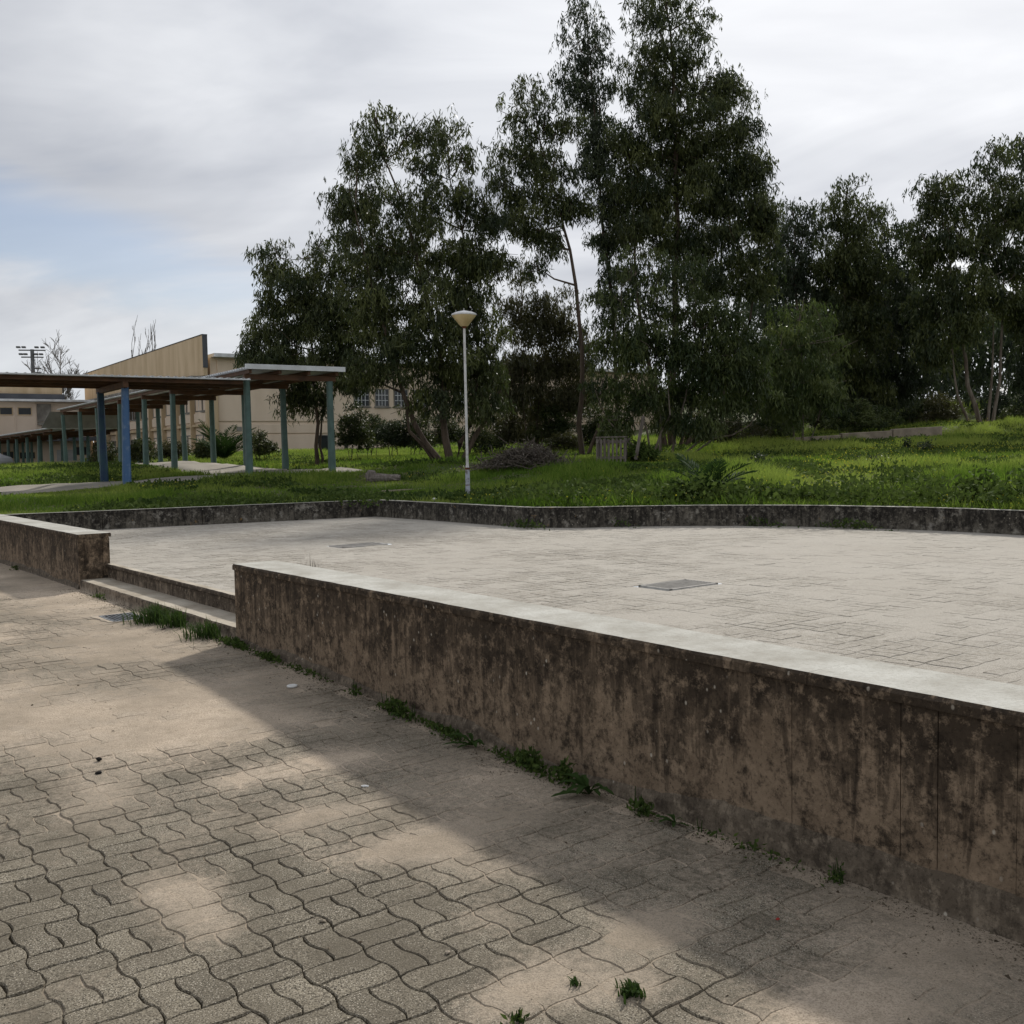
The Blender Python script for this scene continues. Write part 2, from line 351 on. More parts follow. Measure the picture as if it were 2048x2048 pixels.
M['barewood'] = simple('bare_twigs', (.16, .145, .13), (.11, .10, .09), .9)
M['car'] = simple('silver_car_paint', (.45, .46, .47), (.40, .41, .42), .25, 1, 2, 0)
M['rubber'] = simple('tyre_rubber', (.02, .02, .02), (.014, .014, .014), .8)
M['crumb'] = mk_leaf('soil_crumb', (.045, .033, .022), (.20, .165, .12), .02, .9)
M['dustysteel'] = simple('dusty_steel', (.34, .325, .30), (.24, .23, .215), .85, 12)
M['dustypit'] = simple('silted_pit', (.16, .14, .115), (.10, .088, .07), .95, 12)
M['rim'] = simple('dusty_mortar', (.38, .32, .25), (.29, .245, .19), .95, 6)
M['stone'] = simple('small_stone', (.33, .28, .22), (.2, .17, .13), .9, 20)
M['red'] = simple('red_scrap', (.35, .03, .02), (.22, .02, .015), .6, 20)

# ------------------------------------------------------------------ ground levels
def hp(a, b=0): return .05 + .12*sstep(a, 3.0, 8.0) + 0*b            # lower pavement
PLZ = .42                                                             # raised plaza
def _blob(a, b, a0, b0, ra, rb, h): return h*np.exp(-(((a-a0)/ra)**2+((b-b0)/rb)**2))
def sandlev(a, b):
    s = .30 + 1.25*(fbm(a*1.3+5, b*1.3+2, 4)-.5) + .55*(fbm(a*5+1, b*5+9, 3)-.5)
    s = s + .30*sstep(a, 4.2, 6.6) + .22*sstep(a, 6.5, 9) + .34*sstep(b, 2.1, 2.9) - .30*sstep(b, -1, 1.2)*(1-sstep(a, 3.2, 4.6))*(1-sstep(b, 1.3, 2.2))
    for (a0, b0, ra, rb, h) in ((3.45, 1.25, .42, .17, 1.25), (3.42, 2.2, .16, .30, 1.15), (2.3, 2.38, .16, .2, .8), (2.28, 1.75, .14, .30, 1.2),
                                (5.5, 2.0, .25, .5, .9), (4.6, 2.3, .15, .4, .9), (6.6, 1.5, .8, .9, .55), (3.95, 2.05, .1, .25, .7), (2.75, 2.0, .10, .14, .6),
                                (4.75, 1.35, .3, .2, .6), (2.07, 2.03, .1, .12, .9), (1.6, 2.3, .2, .3, .6)):
        s = s + _blob(a, b, a0, b0, ra, rb, h)
    return np.clip(s, 0.03, 1.45)
def sandplz(a, b): return np.clip(.91 + .45*(fbm(a*.8+9, b*.8+4, 4)-.5) + .3*(fbm(a*4, b*4, 2)-.5) + .10*sstep(b, 8, 10), .78, 1.15)
SK = .010
GRATES = [(9.48, 2.90, .20, .15), (6.17, 6.68, .17, .30), (11.82, 6.68, .17, .33)]
def ingrate(a, b, m=0.):
    r = np.zeros(np.shape(a), bool)
    for (ga, gb, la, lb) in GRATES: r = r | ((np.abs(a-ga) < la+m) & (np.abs(b-gb) < lb+m))
    return r
# plaza outline (a, b), from the far left corner round to the right
ARC = [(6.95+5.55*math.cos(t), 7.9+5.5*math.sin(t)) for t in np.linspace(math.radians(23), math.radians(182), 30)]
FARPOLY = [(18.05, 3.3), (17.55, 6.8), (17.0, 10.0), (12.45, 10.06)] + ARC[1:] + [(-.5, 7.2), (-8, 6.8), (-8, 3.3)]
def inpoly(a, b, poly):
    a = np.asarray(a); b = np.asarray(b); r = np.zeros(a.shape, bool); n = len(poly)
    for i in range(n):
        x1, y1 = poly[i]; x2, y2 = poly[(i+1) % n]
        if y1 == y2: continue
        c = ((y1 > b) != (y2 > b)) & (a < (x2-x1)*(b-y1)/(y2-y1)+x1); r ^= c
    return r
def pdist(a, b, poly):
    d = np.full(np.shape(a), 1e9)
    for i in range(len(poly)-1):
        p = np.array(poly[i]); q = np.array(poly[i+1]); v = q-p; t = np.clip(((a-p[0])*v[0]+(b-p[1])*v[1])/(v@v), 0, 1)
        d = np.minimum(d, np.hypot(a-p[0]-t*v[0], b-p[1]-t*v[1]))
    return d
# lawn: heights surveyed at points (picture x, y, distance)
CP = [(253, 970, 25.2), (0, 990, 23.7), (499, 953, 27), (665, 944, 28.3), (900, 923, 31), (1165, 915, 33), (1225, 927, 28), (1340, 896, 35), (1600, 886, 36),
      (1880, 876, 36), (1960, 847, 42), (1690, 866, 45), (2048, 905, 28), (2150, 890, 30), (1850, 800, 62), (2048, 790, 65), (430, 907, 58), (540, 906, 52), (1000, 882, 66),
      (119, 941, 47), (53, 948, 68), (300, 929, 37), (-200, 950, 60), (780, 958, 25), (1500, 930, 26), (1800, 935, 25), (1300, 790, 95), (600, 880, 95), (0, 930, 110), (2300, 760, 90)]
CPW = np.array([atY(*c) for c in CP]+[(x, y, z) for x, y, z in ((-300, 300, 2.), (0, 400, 4.), (300, 300, 6.), (500, 600, 8.), (-500, 600, 3.), (60, 5, 1.5), (-60, 10, .6), (120, 60, 5.))])
def lawnz(x, y):
    x = np.asarray(x, float); y = np.asarray(y, float); num = 0; den = 0
    for p in CPW:
        w = 1/(((x-p[0])**2+(y-p[1])**2)**1.4+.5); num = num+w*p[2]; den = den+w
    z = num/den; a = x*dA[0]+y*dA[1]; b = x*dBv[0]+y*dBv[1]
    d = pdist(a, b, FARPOLY)
    z = .695 + (z-.695)*sstep(d, .1, 9) + (.10*(fbm(x*.5, y*.5, 3)-.5)+.09*(fbm(x*1.6, y*1.6, 2)-.5))*sstep(d, .5, 3)
    return z
def lz(x, y): return float(lawnz(np.array([x]), np.array([y]))[0])

def build_grounds():
    # lawn fan, from just behind the far wall to the horizon
    O = np.array([8., 3.35]); th = np.linspace(0, math.pi, 241); R0 = []
    P = FARPOLY
    for t in th:
        dx, dy = math.cos(t), math.sin(t); best = 1e9
        for i in range(len(P)-1):
            x1, y1 = P[i][0]-O[0], P[i][1]-O[1]; x2, y2 = P[i+1][0]-O[0], P[i+1][1]-O[1]
            den = dx*(y2-y1)-dy*(x2-x1)
            if abs(den) < 1e-9: continue
            r = (x1*(y2-y1)-y1*(x2-x1))/den; s = (x1*dy-y1*dx)/den
            if r > 0 and -1e-6 <= s <= 1+1e-6: best = min(best, r)
        R0.append(best)
    R0 = np.array(R0)+.10
    rr = np.concatenate([[0, .3, .7], 1.2*1.075**np.arange(0, 90)])
    rr = rr[rr < 900]; k = len(rr)
    a = O[0]+np.cos(th)[:, None]*(R0[:, None]+rr[None]); b = O[1]+np.sin(th)[:, None]*(R0[:, None]+rr[None])
    X = a*dA[0]+b*dBv[0]; Y = a*dA[1]+b*dBv[1]; Z = lawnz(X.ravel(), Y.ravel()).reshape(X.shape)
    V = np.stack([X, Y, Z], -1).reshape(-1, 3); I = np.arange(len(th)*k).reshape(len(th), k)
    F = np.stack([I[:-1, :-1], I[:-1, 1:], I[1:, 1:], I[1:, :-1]], -1).reshape(-1, 4)
    o = np_mesh('lawn', V, F, M['soil'], smooth=True); tag(o, 'sloping green lawn behind the low plaza wall', kind='structure')
    # lower pavement: bed of sand with fine relief where it is seen, coarse beyond
    def axis(lo, hi, step, ext):
        c = np.arange(lo, hi+1e-6, step); g = step*1.35**np.arange(1, 40); g = np.cumsum(g)
        return np.concatenate([(lo-g[g < ext])[::-1], c, hi+g[g < ext]])
    av = axis(.2, 13.5, .03, 90); bv = axis(-2.5, 3.19, .03, 90); bv = bv[bv < 3.2]
    A, B = np.meshgrid(av, bv, indexing='ij'); lev = sandlev(A, B); Z = hp(A, B)-SK+SK*lev
    V = (A[..., None]*dA+B[..., None]*dBv).reshape(-1, 3); V[:, 2] = Z.ravel(); I = np.arange(A.size).reshape(A.shape)
    F = np.stack([I[:-1, :-1], I[:-1, 1:], I[1:, 1:], I[1:, :-1]], -1).reshape(-1, 4)[:, ::-1]
    F = F[~ingrate(A, B, .022).ravel()[F].any(1)]
    pav = np_mesh('pavement', V, F, M['sand'], attrs={'dust': ('POINT', lev.ravel())}, smooth=True)
    tag(pav, 'worn paving of wavy concrete blocks drifted over with sand', kind='structure')
    # plaza bed
    av = np.arange(-8, 18.2, .07); bv = np.arange(3.52, 13.6, .07); A, B = np.meshgrid(av, bv, indexing='ij'); lev = sandplz(A, B)
    ok = inpoly(A, B, FARPOLY) | (pdist(A, B, FARPOLY) < .09)
    V = (A[..., None]*dA+B[..., None]*dBv).reshape(-1, 3); V[:, 2] = (PLZ-SK+SK*lev).ravel(); I = np.arange(A.size).reshape(A.shape)
    F = np.stack([I[:-1, :-1], I[:-1, 1:], I[1:, 1:], I[1:, :-1]], -1).reshape(-1, 4)[:, ::-1]
    F = F[ok.ravel()[F].all(1) & ~ingrate(A, B, .022).ravel()[F].any(1)]
    plz = np_mesh('plaza', V, F, M['sand2'], attrs={'dust': ('POINT', np.maximum(lev, .45).ravel())}, smooth=True)
    tag(plz, 'raised plaza floor of sandy block paving', kind='structure')
    return o, pav, plz
lawn, pavement, plaza = build_grounds()

# ------------------------------------------------------------------ wavy paving blocks, basket weave
LM = .212
def wv(t): return .0060*np.sin(2*np.pi*t)
def wa(t): return .0098*np.clip(1.7*np.sin(2*np.pi*t), -1, 1)
TS = np.array([0, .12, .25, .38, .5, .62, .75, .88])
def outline(kind, TS=TS):
    """unit-module outline of one block; kinds: 0,1 strips along b; 2,3 strips along a"""
    h = kind % 2; pts = []
    lo, hi = h*.5, h*.5+.5
    sh = TS[(TS >= lo) & (TS < hi)]
    wl, ws = (wv, wa) if kind < 2 else (wa, wv)
    for t in TS: pts.append((lo*LM+wl(t), t*LM))
    for t in sh: pts.append((t*LM, LM+ws(t)))
    for t in (1-TS): pts.append((hi*LM+wl(t), t*LM))
    for t in (hi-(sh-lo)): pts.append((t*LM, ws(t)))
    P = np.array(pts)
    if kind >= 2: P = P[:, ::-1]
    x, y = P[:, 0], P[:, 1]
    if np.sum(x*np.roll(y, -1)-y*np.roll(x, -1)) < 0: P = P[::-1]
    return P
def offs(P, d):
    e = np.roll(P, -1, 0)-P; e /= np.linalg.norm(e, axis=1)[:, None]+1e-9
    n = np.stack([-e[:, 1], e[:, 0]], 1); n = n+np.roll(n, 1, 0); n /= np.linalg.norm(n, axis=1)[:, None]+1e-9
    return P+n*d
OUT = []; OUTC = []
for k in range(4):
    P = outline(k); OUT.append([offs(P, .0024), offs(P, .0058)]); P = outline(k, np.array([0, .25, .5, .75])); OUTC.append([offs(P, .0024), offs(P, .0062)])
def paver_geo(k, a0, b0, zf, rs, jit=1., coarse=False):
    o0, o1 = (OUTC if coarse else OUT)[k]; n = len(o0)
    cen = o0.mean(0); tz = rs.normal(0, .0013)*jit; ta, tb = rs.normal(0, .006, 2)*jit
    jo = rs.normal(0, .0013, o0.shape)
    def up(P, dz):
        if len(P) == n: P = P+jo
        a = a0+P[:, 0]; b = b0+P[:, 1]; z = zf(a, b)+dz+tz+ta*(P[:, 0]-cen[0])+tb*(P[:, 1]-cen[1])
        return np.stack([a, b, z], 1)
    if coarse:
        V = np.concatenate([up(o0, -.006), up(o1, 0.)]); return V, [(i, (i+1) % n, n+(i+1) % n, n+i) for i in range(n)], list(range(n, 2*n))
    c1 = cen + (o1[:, :]-cen)*.45
    V = np.concatenate([up(o0, -.028), up(o0, -.005), up(o1, 0.), up(c1, 0.001)])
    F = []
    for r in range(3):
        for i in range(n): j = (i+1) % n; F.append((r*n+i, r*n+j, (r+1)*n+j, (r+1)*n+i))
    return V, F, list(range(3*n, 4*n))
def lay(parent, arange, brange, zf, levf, keep, individual, offs_ab, name_field, pmat=None):
    rs = np.random.default_rng(11); items = []
    na0, na1 = int(arange[0]/LM), int(arange[1]/LM); nb0, nb1 = int(brange[0]/LM), int(brange[1]/LM)
    for i in range(na0, na1):
        for j in range(nb0, nb1):
            a0 = i*LM+offs_ab[0]; b0 = j*LM+offs_ab[1]
            for h in (0, 1):
                k = h if (i+j) % 2 == 0 else 2+h
                c = OUT[k][0].mean(0); a, b = a0+c[0], b0+c[1]
                if not keep(a, b) or ingrate(a, b, .07): continue
                P = W(a, b, zf(a, b)); x, y, d = pix(P)
                vis = d > .3 and -260 < x < 2300 and y < 2300
                items.append((k, a0, b0, a, b, vis, d))
    order = sorted(range(len(items)), key=lambda q: (not items[q][5], items[q][6]))
    VV = []; FQ = []; FN = []; base = 0; rn = []; du = []
    for oi, q in enumerate(order):
        k, a0, b0, a, b, vis, d = items[q]
        ind = oi < individual
        V, F, cap = paver_geo(k, a0, b0, zf, rs, coarse=not ind and (d > 5. or not vis))
        lev = levf(V[:, 0], V[:, 1]); Wd = V[:, :1]*dA+V[:, 1:2]*dBv; Wd[:, 2] = V[:, 2]
        if ind:
            o = np_mesh('paver', Wd, F+[tuple(cap)], M['paver'], parent, attrs={'dust': ('POINT', lev)})
        else:
            VV.append(Wd); FQ.append(np.array(F)+base); FN.append([c+base for c in cap]); base += len(V); rn.append(np.full(len(V), rs.random())); du.append(lev)
    V = np.concatenate(VV); F = [tuple(f) for f in np.concatenate(FQ)] + [tuple(f) for f in FN]
    o = np_mesh(name_field, V, F, pmat or M['paver'], parent, attrs={'rnd': ('POINT', np.concatenate(rn)), 'dust': ('POINT', np.concatenate(du))})
    o['kind'] = 'stuff'
    return o
lay(pavement, (-2.2, 13.6), (-4.5, 3.3), hp, sandlev, lambda a, b: b < 3.12, 300, (.035, .076), 'paver_field')
lay(plaza, (-6, 18.2), (3.5, 13.6), lambda a, b: PLZ+0*a, sandplz, lambda a, b: b > 3.62 and inpoly(a, b, FARPOLY) and pdist(a, b, FARPOLY) > .14, 0, (.02, .11), 'paver_field', M['paver2'])

# ------------------------------------------------------------------ near wall, steps, far wall
def strip(a0, a1, bf, bb, z0, z1, step=.06, amp=.004, zb=None, seed=1, topamp=.002, bev=.010):
    """long block with slightly uneven faces and worn top edges; (a0..a1) along the wall"""
    n = max(2, int((a1-a0)/step)); aa = np.linspace(a0, a1, n+1); r = np.random.default_rng(seed)
    w = lambda s, m: m*(fbm(aa*6+s, aa*0+s*3.7, 3)-.5)*2
    e = (np.abs(w(seed+3, 1.))**3*.012+.004*sstep(fbm(aa*3.1+seed*7, aa*0+8, 4), .62, .75))*(bev/.010)
    ring = [(bf+w(seed, amp), z0(aa) if callable(z0) else aa*0+z0), (bf+w(seed+.4, amp), aa*0+z1-bev*1.2-e), (bf+bev+e+w(seed+1, amp), z1+w(seed+2, topamp)),
            (bb-bev+w(seed+5, amp), z1+w(seed+7, topamp)), (bb+w(seed+8, amp), aa*0+z1-.012), (bb+w(seed+9, amp), z0(aa) if callable(z0) else aa*0+z0)]
    k = len(ring); V = np.zeros((k, n+1, 3))
    for i, (b, z) in enumerate(ring): V[i] = aa[:, None]*dA+np.asarray(b)[:, None]*dBv; V[i, :, 2] = z
    I = np.arange(k*(n+1)).reshape(k, n+1)
    F = [(I[i, j], I[i, j+1], I[(i+1) % k, j+1], I[(i+1) % k, j]) for i in range(k) for j in range(n)] + [tuple(I[:, 0]), tuple(I[::-1, n])]
    return V.reshape(-1, 3), [tuple(int(q) for q in f) for f in F]
def put(name, VF, mat, parent):
    mb = MB(); mb.add(*VF); return mb.build(name, mat, parent)
def near_wall(a0, a1, joints, label, seed, ends):
    t = thing('retaining_wall', W((a0+a1)/2, 3.37, hp((a0+a1)/2)), label, 'wall')
    gz = lambda aa: hp(aa)-.12
    put('core', strip(a0+.02, a1-.02, 3.212, 3.52, gz, .728, seed=seed), M['core'], t)
    js = [a0]+[j for j in joints if a0+.05 < j < a1-.05]+[a1]
    rs = np.random.default_rng(seed)
    for i in range(len(js)-1):
        off = rs.uniform(0, .0022); g = .0009
        g2 = lambda q: .0017 if any(abs(q-w) < .01 for w in (1.789, 1.925, 2.377, 13.2, 15.1)) else g
        put('board_panel', strip(js[i]+(g2(js[i]) if i else 0), js[i+1]-(g2(js[i+1]) if i < len(js)-2 else 0), 3.198-off, 3.26, gz, .7325, .05, .0022, seed=seed*50+i, bev=.0012), M['wall'], t)
    put('back_panel', strip(a0, a1, 3.46, 3.535, lambda aa: aa*0+.3, .732, .15, .003, seed=seed+20), M['wall'], t)
    for e in ends:                                            # cast end faces
        lo, hi = (e-.0, e+.06) if e == a0 else (e-.06, e)
        put('end_panel', strip(lo-(.004 if e == a0 else 0), hi+(.004 if e == a1 else 0), 3.262, 3.455, gz, .732, .02, .003, seed=seed+31), M['wall'], t)
    # coping in cast lengths
    cs = [a0-.006]+list(np.arange(a0+.9, a1-.6, 3.7))+[a1+.006]
    for i in range(len(cs)-1):
        put('coping', strip(cs[i]+(.0015 if i else 0), cs[i+1]-(.0015 if i < len(cs)-2 else 0), 3.184, 3.556, .7335, .778, .035, .0035, seed=seed*9+i, topamp=.0022), M['wall'], t)
    # rough mortar footing along the pavement
    n = int((a1-a0)/.05); aa = np.linspace(a0, a1, n+1); hgt = .055+.05*(fbm(aa*1.1+seed, aa*0+3, 4)-.5)*2+.03*(fbm(aa*7+seed, aa*0+3, 3)-.5)+.09*sstep(-aa, -4.0, -1.8)
    g = hp(aa); R = [(3.176-.01*fbm(aa*4, aa*0+9, 3), g-.05), (3.186-.006*fbm(aa*5, aa*0+2, 3), g+hgt*.6), (3.199, g+hgt), (3.24, g+hgt), (3.24, g-.05)]
    V = np.zeros((5, n+1, 3))
    for i, (b, z) in enumerate(R): V[i] = aa[:, None]*dA+(np.asarray(b)+0*aa)[:, None]*dBv; V[i, :, 2] = z
    I = np.arange(5*(n+1)).reshape(5, n+1)
    F = [tuple(int(q) for q in (I[i, j], I[i, j+1], I[(i+1) % 5, j+1], I[(i+1) % 5, j])) for i in range(5) for j in range(n)]
    mb = MB(); mb.add(V.reshape(-1, 3), F); mb.build('mortar_footing', M['mortar'], t)
    return t
JN = [1.523, 1.789, 1.925, 2.377, 2.689, 3.291, 4.438, 5.313, 5.715, 6.4, 7.0]
near_wall(-6., 7.62, [-5, -4, -3.2, -2.5, -1.8, -1.1, -.5, .1, .55, 1.0]+JN, 'long brown-stained concrete wall with pale coping right of the steps', 4, [7.62])
near_wall(11.93, 18.2, [12.4, 12.75, 13.2, 13.6, 14.1, 14.5, 15.1, 15.6, 16.2, 16.9, 17.4], 'short brown-stained concrete wall left of the steps, ending in a square face', 7, [11.93])
def steps():
    t = thing('concrete_steps', W(9.8, 3.35, .12), 'two long low concrete steps in the gap between the two brown walls', 'steps')
    put('tread', strip(7.625, 12.05, 3.20, 3.53, lambda aa: hp(aa)-.08, .268, .05, .004, seed=61, topamp=.003), M['step'], t)
    put('riser', strip(7.625, 11.925, 3.505, 3.66, .10, .392, .06, .003, seed=63), M['step'], t)
    put('edge_slab', strip(7.628, 11.92, 3.488, 3.575, .394, .427, .045, .004, seed=65, topamp=.002), M['step'], t)
steps()
def edge_back():
    # paving edge behind the near wall is hidden; close the plaza bed there
    t = thing('plaza_edging', W(3, 3.58, .3), 'concrete edging along the back of the long wall', 'edging')
    put('slab', strip(-8, 7.6, 3.54, 3.62, .1, .421, .2, .002, seed=71), M['mortar'], t)
def far_wall(poly, label, seed, nseg):
    P = [np.array(p) for p in poly]
    # resample the polyline
    L_ = np.concatenate([[0], np.cumsum([np.linalg.norm(P[i+1]-P[i]) for i in range(len(P)-1)])])
    S = np.unique(np.concatenate([np.arange(0, L_[-1], .15), [L_[-1]]]))
    px = np.interp(S, L_, [p[0] for p in P]); py = np.interp(S, L_, [p[1] for p in P])
    tx = np.gradient(px); ty = np.gradient(py); q = np.hypot(tx, ty); nx, ny = ty/q, -tx/q    # outward from plaza
    cen = np.array([9., 6.]); sg = np.sign(np.mean(nx*(px-cen[0])+ny*(py-cen[1]))); nx *= sg; ny *= sg
    mid = len(S)//2
    t = thing('plaza_wall', W(px[mid], py[mid], PLZ), label, 'wall')
    cuts = np.linspace(0, len(S)-1, nseg+1).astype(int); rs = np.random.default_rng(seed)
    def run(i0, i1, prof, name, mat, gap0, gap1):
        n = i1-i0+1; V = np.zeros((len(prof), n, 3)); s = S[i0:i1+1]
        for k, (o, z, am) in enumerate(prof):
            oo = o+am*(fbm(s*3+seed, s*0+k, 3)-.5)*2
            a = px[i0:i1+1]+nx[i0:i1+1]*oo; b = py[i0:i1+1]+ny[i0:i1+1]*oo
            V[k] = a[:, None]*dA+b[:, None]*dBv; V[k, :, 2] = z+am*.6*(fbm(s*2.5+seed, s*0+k+5, 3)-.5)*2
        if gap0: V[:, 0] += (V[:, 1]-V[:, 0])*.03
        if gap1: V[:, -1] += (V[:, -2]-V[:, -1])*.03
        I = np.arange(len(prof)*n).reshape(len(prof), n); k = len(prof)
        F = [tuple(int(v) for v in (I[i, j], I[i, j+1], I[(i+1) % k, j+1], I[(i+1) % k, j])) for i in range(k) for j in range(n-1)] + [tuple(int(v) for v in I[:, 0]), tuple(int(v) for v in I[::-1, -1])]
        mb = MB(); mb.add(V.reshape(-1, 3), F); mb.build(name, mat, t)
    for c in range(nseg):
        i0, i1 = cuts[c], cuts[c+1]
        if i1-i0 < 2: continue
        o = rs.uniform(0, .006)
        run(i0, i1, [(o, PLZ-.1, .006), (o, .705, .006), (o+.006, .718, .004), (.19, .718, .004), (.19, PLZ-.1, .004)], 'wall_segment', M['farwall'], c > 0, c < nseg-1)
    run(0, len(S)-1, [(.012, .7185, .003), (.004, .727, .005), (.014, .738, .004), (.185, .738, .004), (.19, .7185, .003)], 'coping', M['farwall'], False, False)
far_wall([(18.05, 3.545), (17.55, 6.8), (17.0, 10.0), (16.975, 10.185)], 'low blackened wall along the left side of the plaza below the walkway', 5, 4)
far_wall([(17.02, 10.0), (12.45, 10.06)], 'low blackened straight wall below the lamp post', 8, 3)
far_wall([(12.45, 10.06)]+ARC[1:]+[(-.5, 7.2), (-8, 6.8)], 'low blackened curved wall with lichen below the grassy bank', 9, 12)

# ------------------------------------------------------------------ school building, walkway
BA = math.radians(34.1)
U = np.array([-math.sin(BA), math.cos(BA), 0]); R_ = np.array([math.cos(BA), math.sin(BA), 0])   # away-left, right
Z3 = np.array([0, 0, 1.])
def face_hit(x, y, P0, d):
    """point where the sight line meets the vertical plane through P0 along d; returns (distance along d, z)"""
    v = ray(x, y); n = np.array([-d[1], d[0], 0]); t = ((P0-EV) @ n)/(v @ n); p = EV+v*t
    return float((p-P0) @ d), float(p[2])
def window(parent, P0, d, n, x0, x1, z0, z1, bars=(2, 1), sill=True, pane=None, frame=None, depth=.12):
    """window let into a wall plane: d along wall, n outwards"""
    fr = frame or M['concgrey']; w = .06
    mb = MB()
    mb.box(P0, d, n, (x0-w, x0), (-.02, .05), (z0-w, z1+w)); mb.box(P0, d, n, (x1, x1+w), (-.02, .05), (z0-w, z1+w))
    mb.box(P0, d, n, (x0, x1), (-.02, .05), (z1, z1+w)); mb.box(P0, d, n, (x0, x1), (-.02, .05), (z0-w, z0))
    o = mb.build('window', fr, parent)
    mb = MB(); mb.box(P0, d, n, (x0, x1), (-.01, .012), (z0, z1)); mb.build('pane', pane or M['glass'], o)
    for i in range(1, bars[0]+1):
        xx = x0+(x1-x0)*i/(bars[0]+1); mb = MB(); mb.box(P0, d, n, (xx-.015, xx+.015), (.013, .035), (z0, z1)); mb.build('glazing_bar', M['white'], o)
    for i in range(1, bars[1]+1):
        zz = z0+(z1-z0)*i/(bars[1]+1); mb = MB(); mb.box(P0, d, n, (x0, x1), (.014, .034), (zz-.015, zz+.015)); mb.build('glazing_bar', M['white'], o)
    if sill: mb = MB(); mb.box(P0, d, n, (x0-.12, x1+.12), (.0, .16), (z0-w-.07, z0-w-.002)); mb.build('sill', M['concgrey'], o)
    return o
def school():
    C0 = atY(420, 912, 58); C0[2] = 0
    nl = -R_; nr = -U                                         # outward normals of the left and right faces
    t = thing('school_building', C0+np.array([0, 0, lz(*C0[:2])]), 'two storey beige school block with a tall stained parapet wall, behind the trees', 'building')
    g = -.2
    LL, RL = 30.5, 34.
    mb = MB(); mb.box(C0, U, R_, (.3, LL), (.3, 14), (g, 6.2)); mb.build('wall', M['beige'], t)
    mb = MB(); mb.box(C0, R_, U, (.25, RL), (.25, 14), (g, 7.2)); mb.build('wall', M['beige'], t)
    # parapet fin
    mb = MB(); mb.box(C0, U, R_, (-.12, LL), (-.25, .0), (6.15, 8.42)); mb.build('parapet_wall', M['ochre'], t, .02)
    mb = MB(); mb.box(C0, U, R_, (-.16, -.121), (-.26, .02), (6.6, 8.46)); mb.build('flashing', M['roofgrey'], t)
    mb = MB(); mb.box(C0, U, R_, (-.16, LL), (-.28, .03), (8.425, 8.46)); mb.build('parapet_capping', M['roofgrey'], t)
    mb = MB(); mb.box(C0, U, R_, (0, LL), (-.9, .29), (5.98, 6.14)); mb.build('canopy_slab', M['concgrey'], t, .01)
    # eaves of the right-hand wing
    mb = MB(); mb.box(C0, R_, U, (.33, RL), (-.35, 3), (7.21, 7.42)); mb.build('eaves', M['white'], t, .01)
    # corner pier
    mb = MB(); mb.box(C0, R_, U, (-.1, .55), (-.08, .3), (g, 6.13)); mb.build('corner_pier', M['ochre'], t, .01)
    # left face: panels between piers, belt courses, window rows
    bay = 3.05; nb = 10
    for i in range(nb):
        x0 = .4+i*bay; x1 = x0+bay-.18
        mb = MB(); mb.box(C0, U, nl, (x1+.02, x1+.17), (-.3, .02), (g, 5.97)); mb.build('pier', M['ochre'], t)
        for (z0, z1) in ((3.62, 4.15), (g, 1.75)):
            mb = MB(); mb.box(C0, U, nl, (x0+.05, x1-.02), (-.3, -.16), (z0, z1)); mb.build('panel', M['beige'], t, .01)
        for k in range(2):
            w0 = x0+.12+k*1.4
            window(t, C0-nl*.27, U, nl, w0, w0+1.2, 4.3, 5.45, (1, 0), k == 0)
            window(t, C0-nl*.27, U, nl, w0, w0+1.2, 1.95, 2.85, (1, 0), True)
    mb = MB(); mb.box(C0, U, nl, (.3, LL), (-.3, -.05), (3.35, 3.5)); mb.build('belt_course', M['ochre'], t, .01)
    # right face: big panels with recessed joints, barred windows
    xs = [.6, 6.7, 8.6, 13.2, 17.8, 22.4, 27, 31.6, 33.9]
    for i in range(len(xs)-1):
        for (z0, z1) in ((3.62, 7.1), (2.92, 3.45), (g, 2.84)):
            if z0 == g and i % 2 == 1:
                continue
            if z0 > 3.6 and i >= 2:                           # rows with upper windows: panels above and below them
                for (q0, q1) in ((3.62, 4.45), (5.75, 7.1)):
                    mb = MB(); mb.box(C0, R_, nr, (xs[i]+.04, xs[i+1]-.04), (-.3, -.18), (q0, q1)); mb.build('panel', M['beige'], t, .01)
                continue
            mb = MB(); mb.box(C0, R_, nr, (xs[i]+.04, xs[i+1]-.04), (-.3, -.18), (z0, z1)); mb.build('panel', M['beige'], t, .01)
    P0 = C0-nr*.25
    for x, w in ((709, 28), (751, 25), (789, 25), (828, 25), (868, 25), (908, 25), (985, 25), (1020, 25), (1060, 25), (1100, 25)):
        a0, _ = face_hit(x, 800, P0, R_); a1, _ = face_hit(x+w, 800, P0, R_)
        o = window(t, P0, R_, nr, a0, a1, 4.6, 5.6, (3, 2), True, frame=M['concgrey'])
    for x, w in ((586, 30), (622, 34), (690, 30), (735, 30), (860, 30), (905, 30), (1010, 30), (1060, 30)):
        a0, _ = face_hit(x, 885, P0, R_); a1, _ = face_hit(x+w, 885, P0, R_)
        window(t, P0, R_, nr, a0, a1, 1.9, 2.75, (0, 0), True, pane=M['shutter'] if x in (586, 1010) else None)
    mb = MB(); a0, _ = face_hit(472, 852, P0, R_); mb.box(P0, R_, nr, (a0, a0+.3), (.08, .13), (3.05, 3.3)); mb.build('vent', M['concgrey'], t)
school()
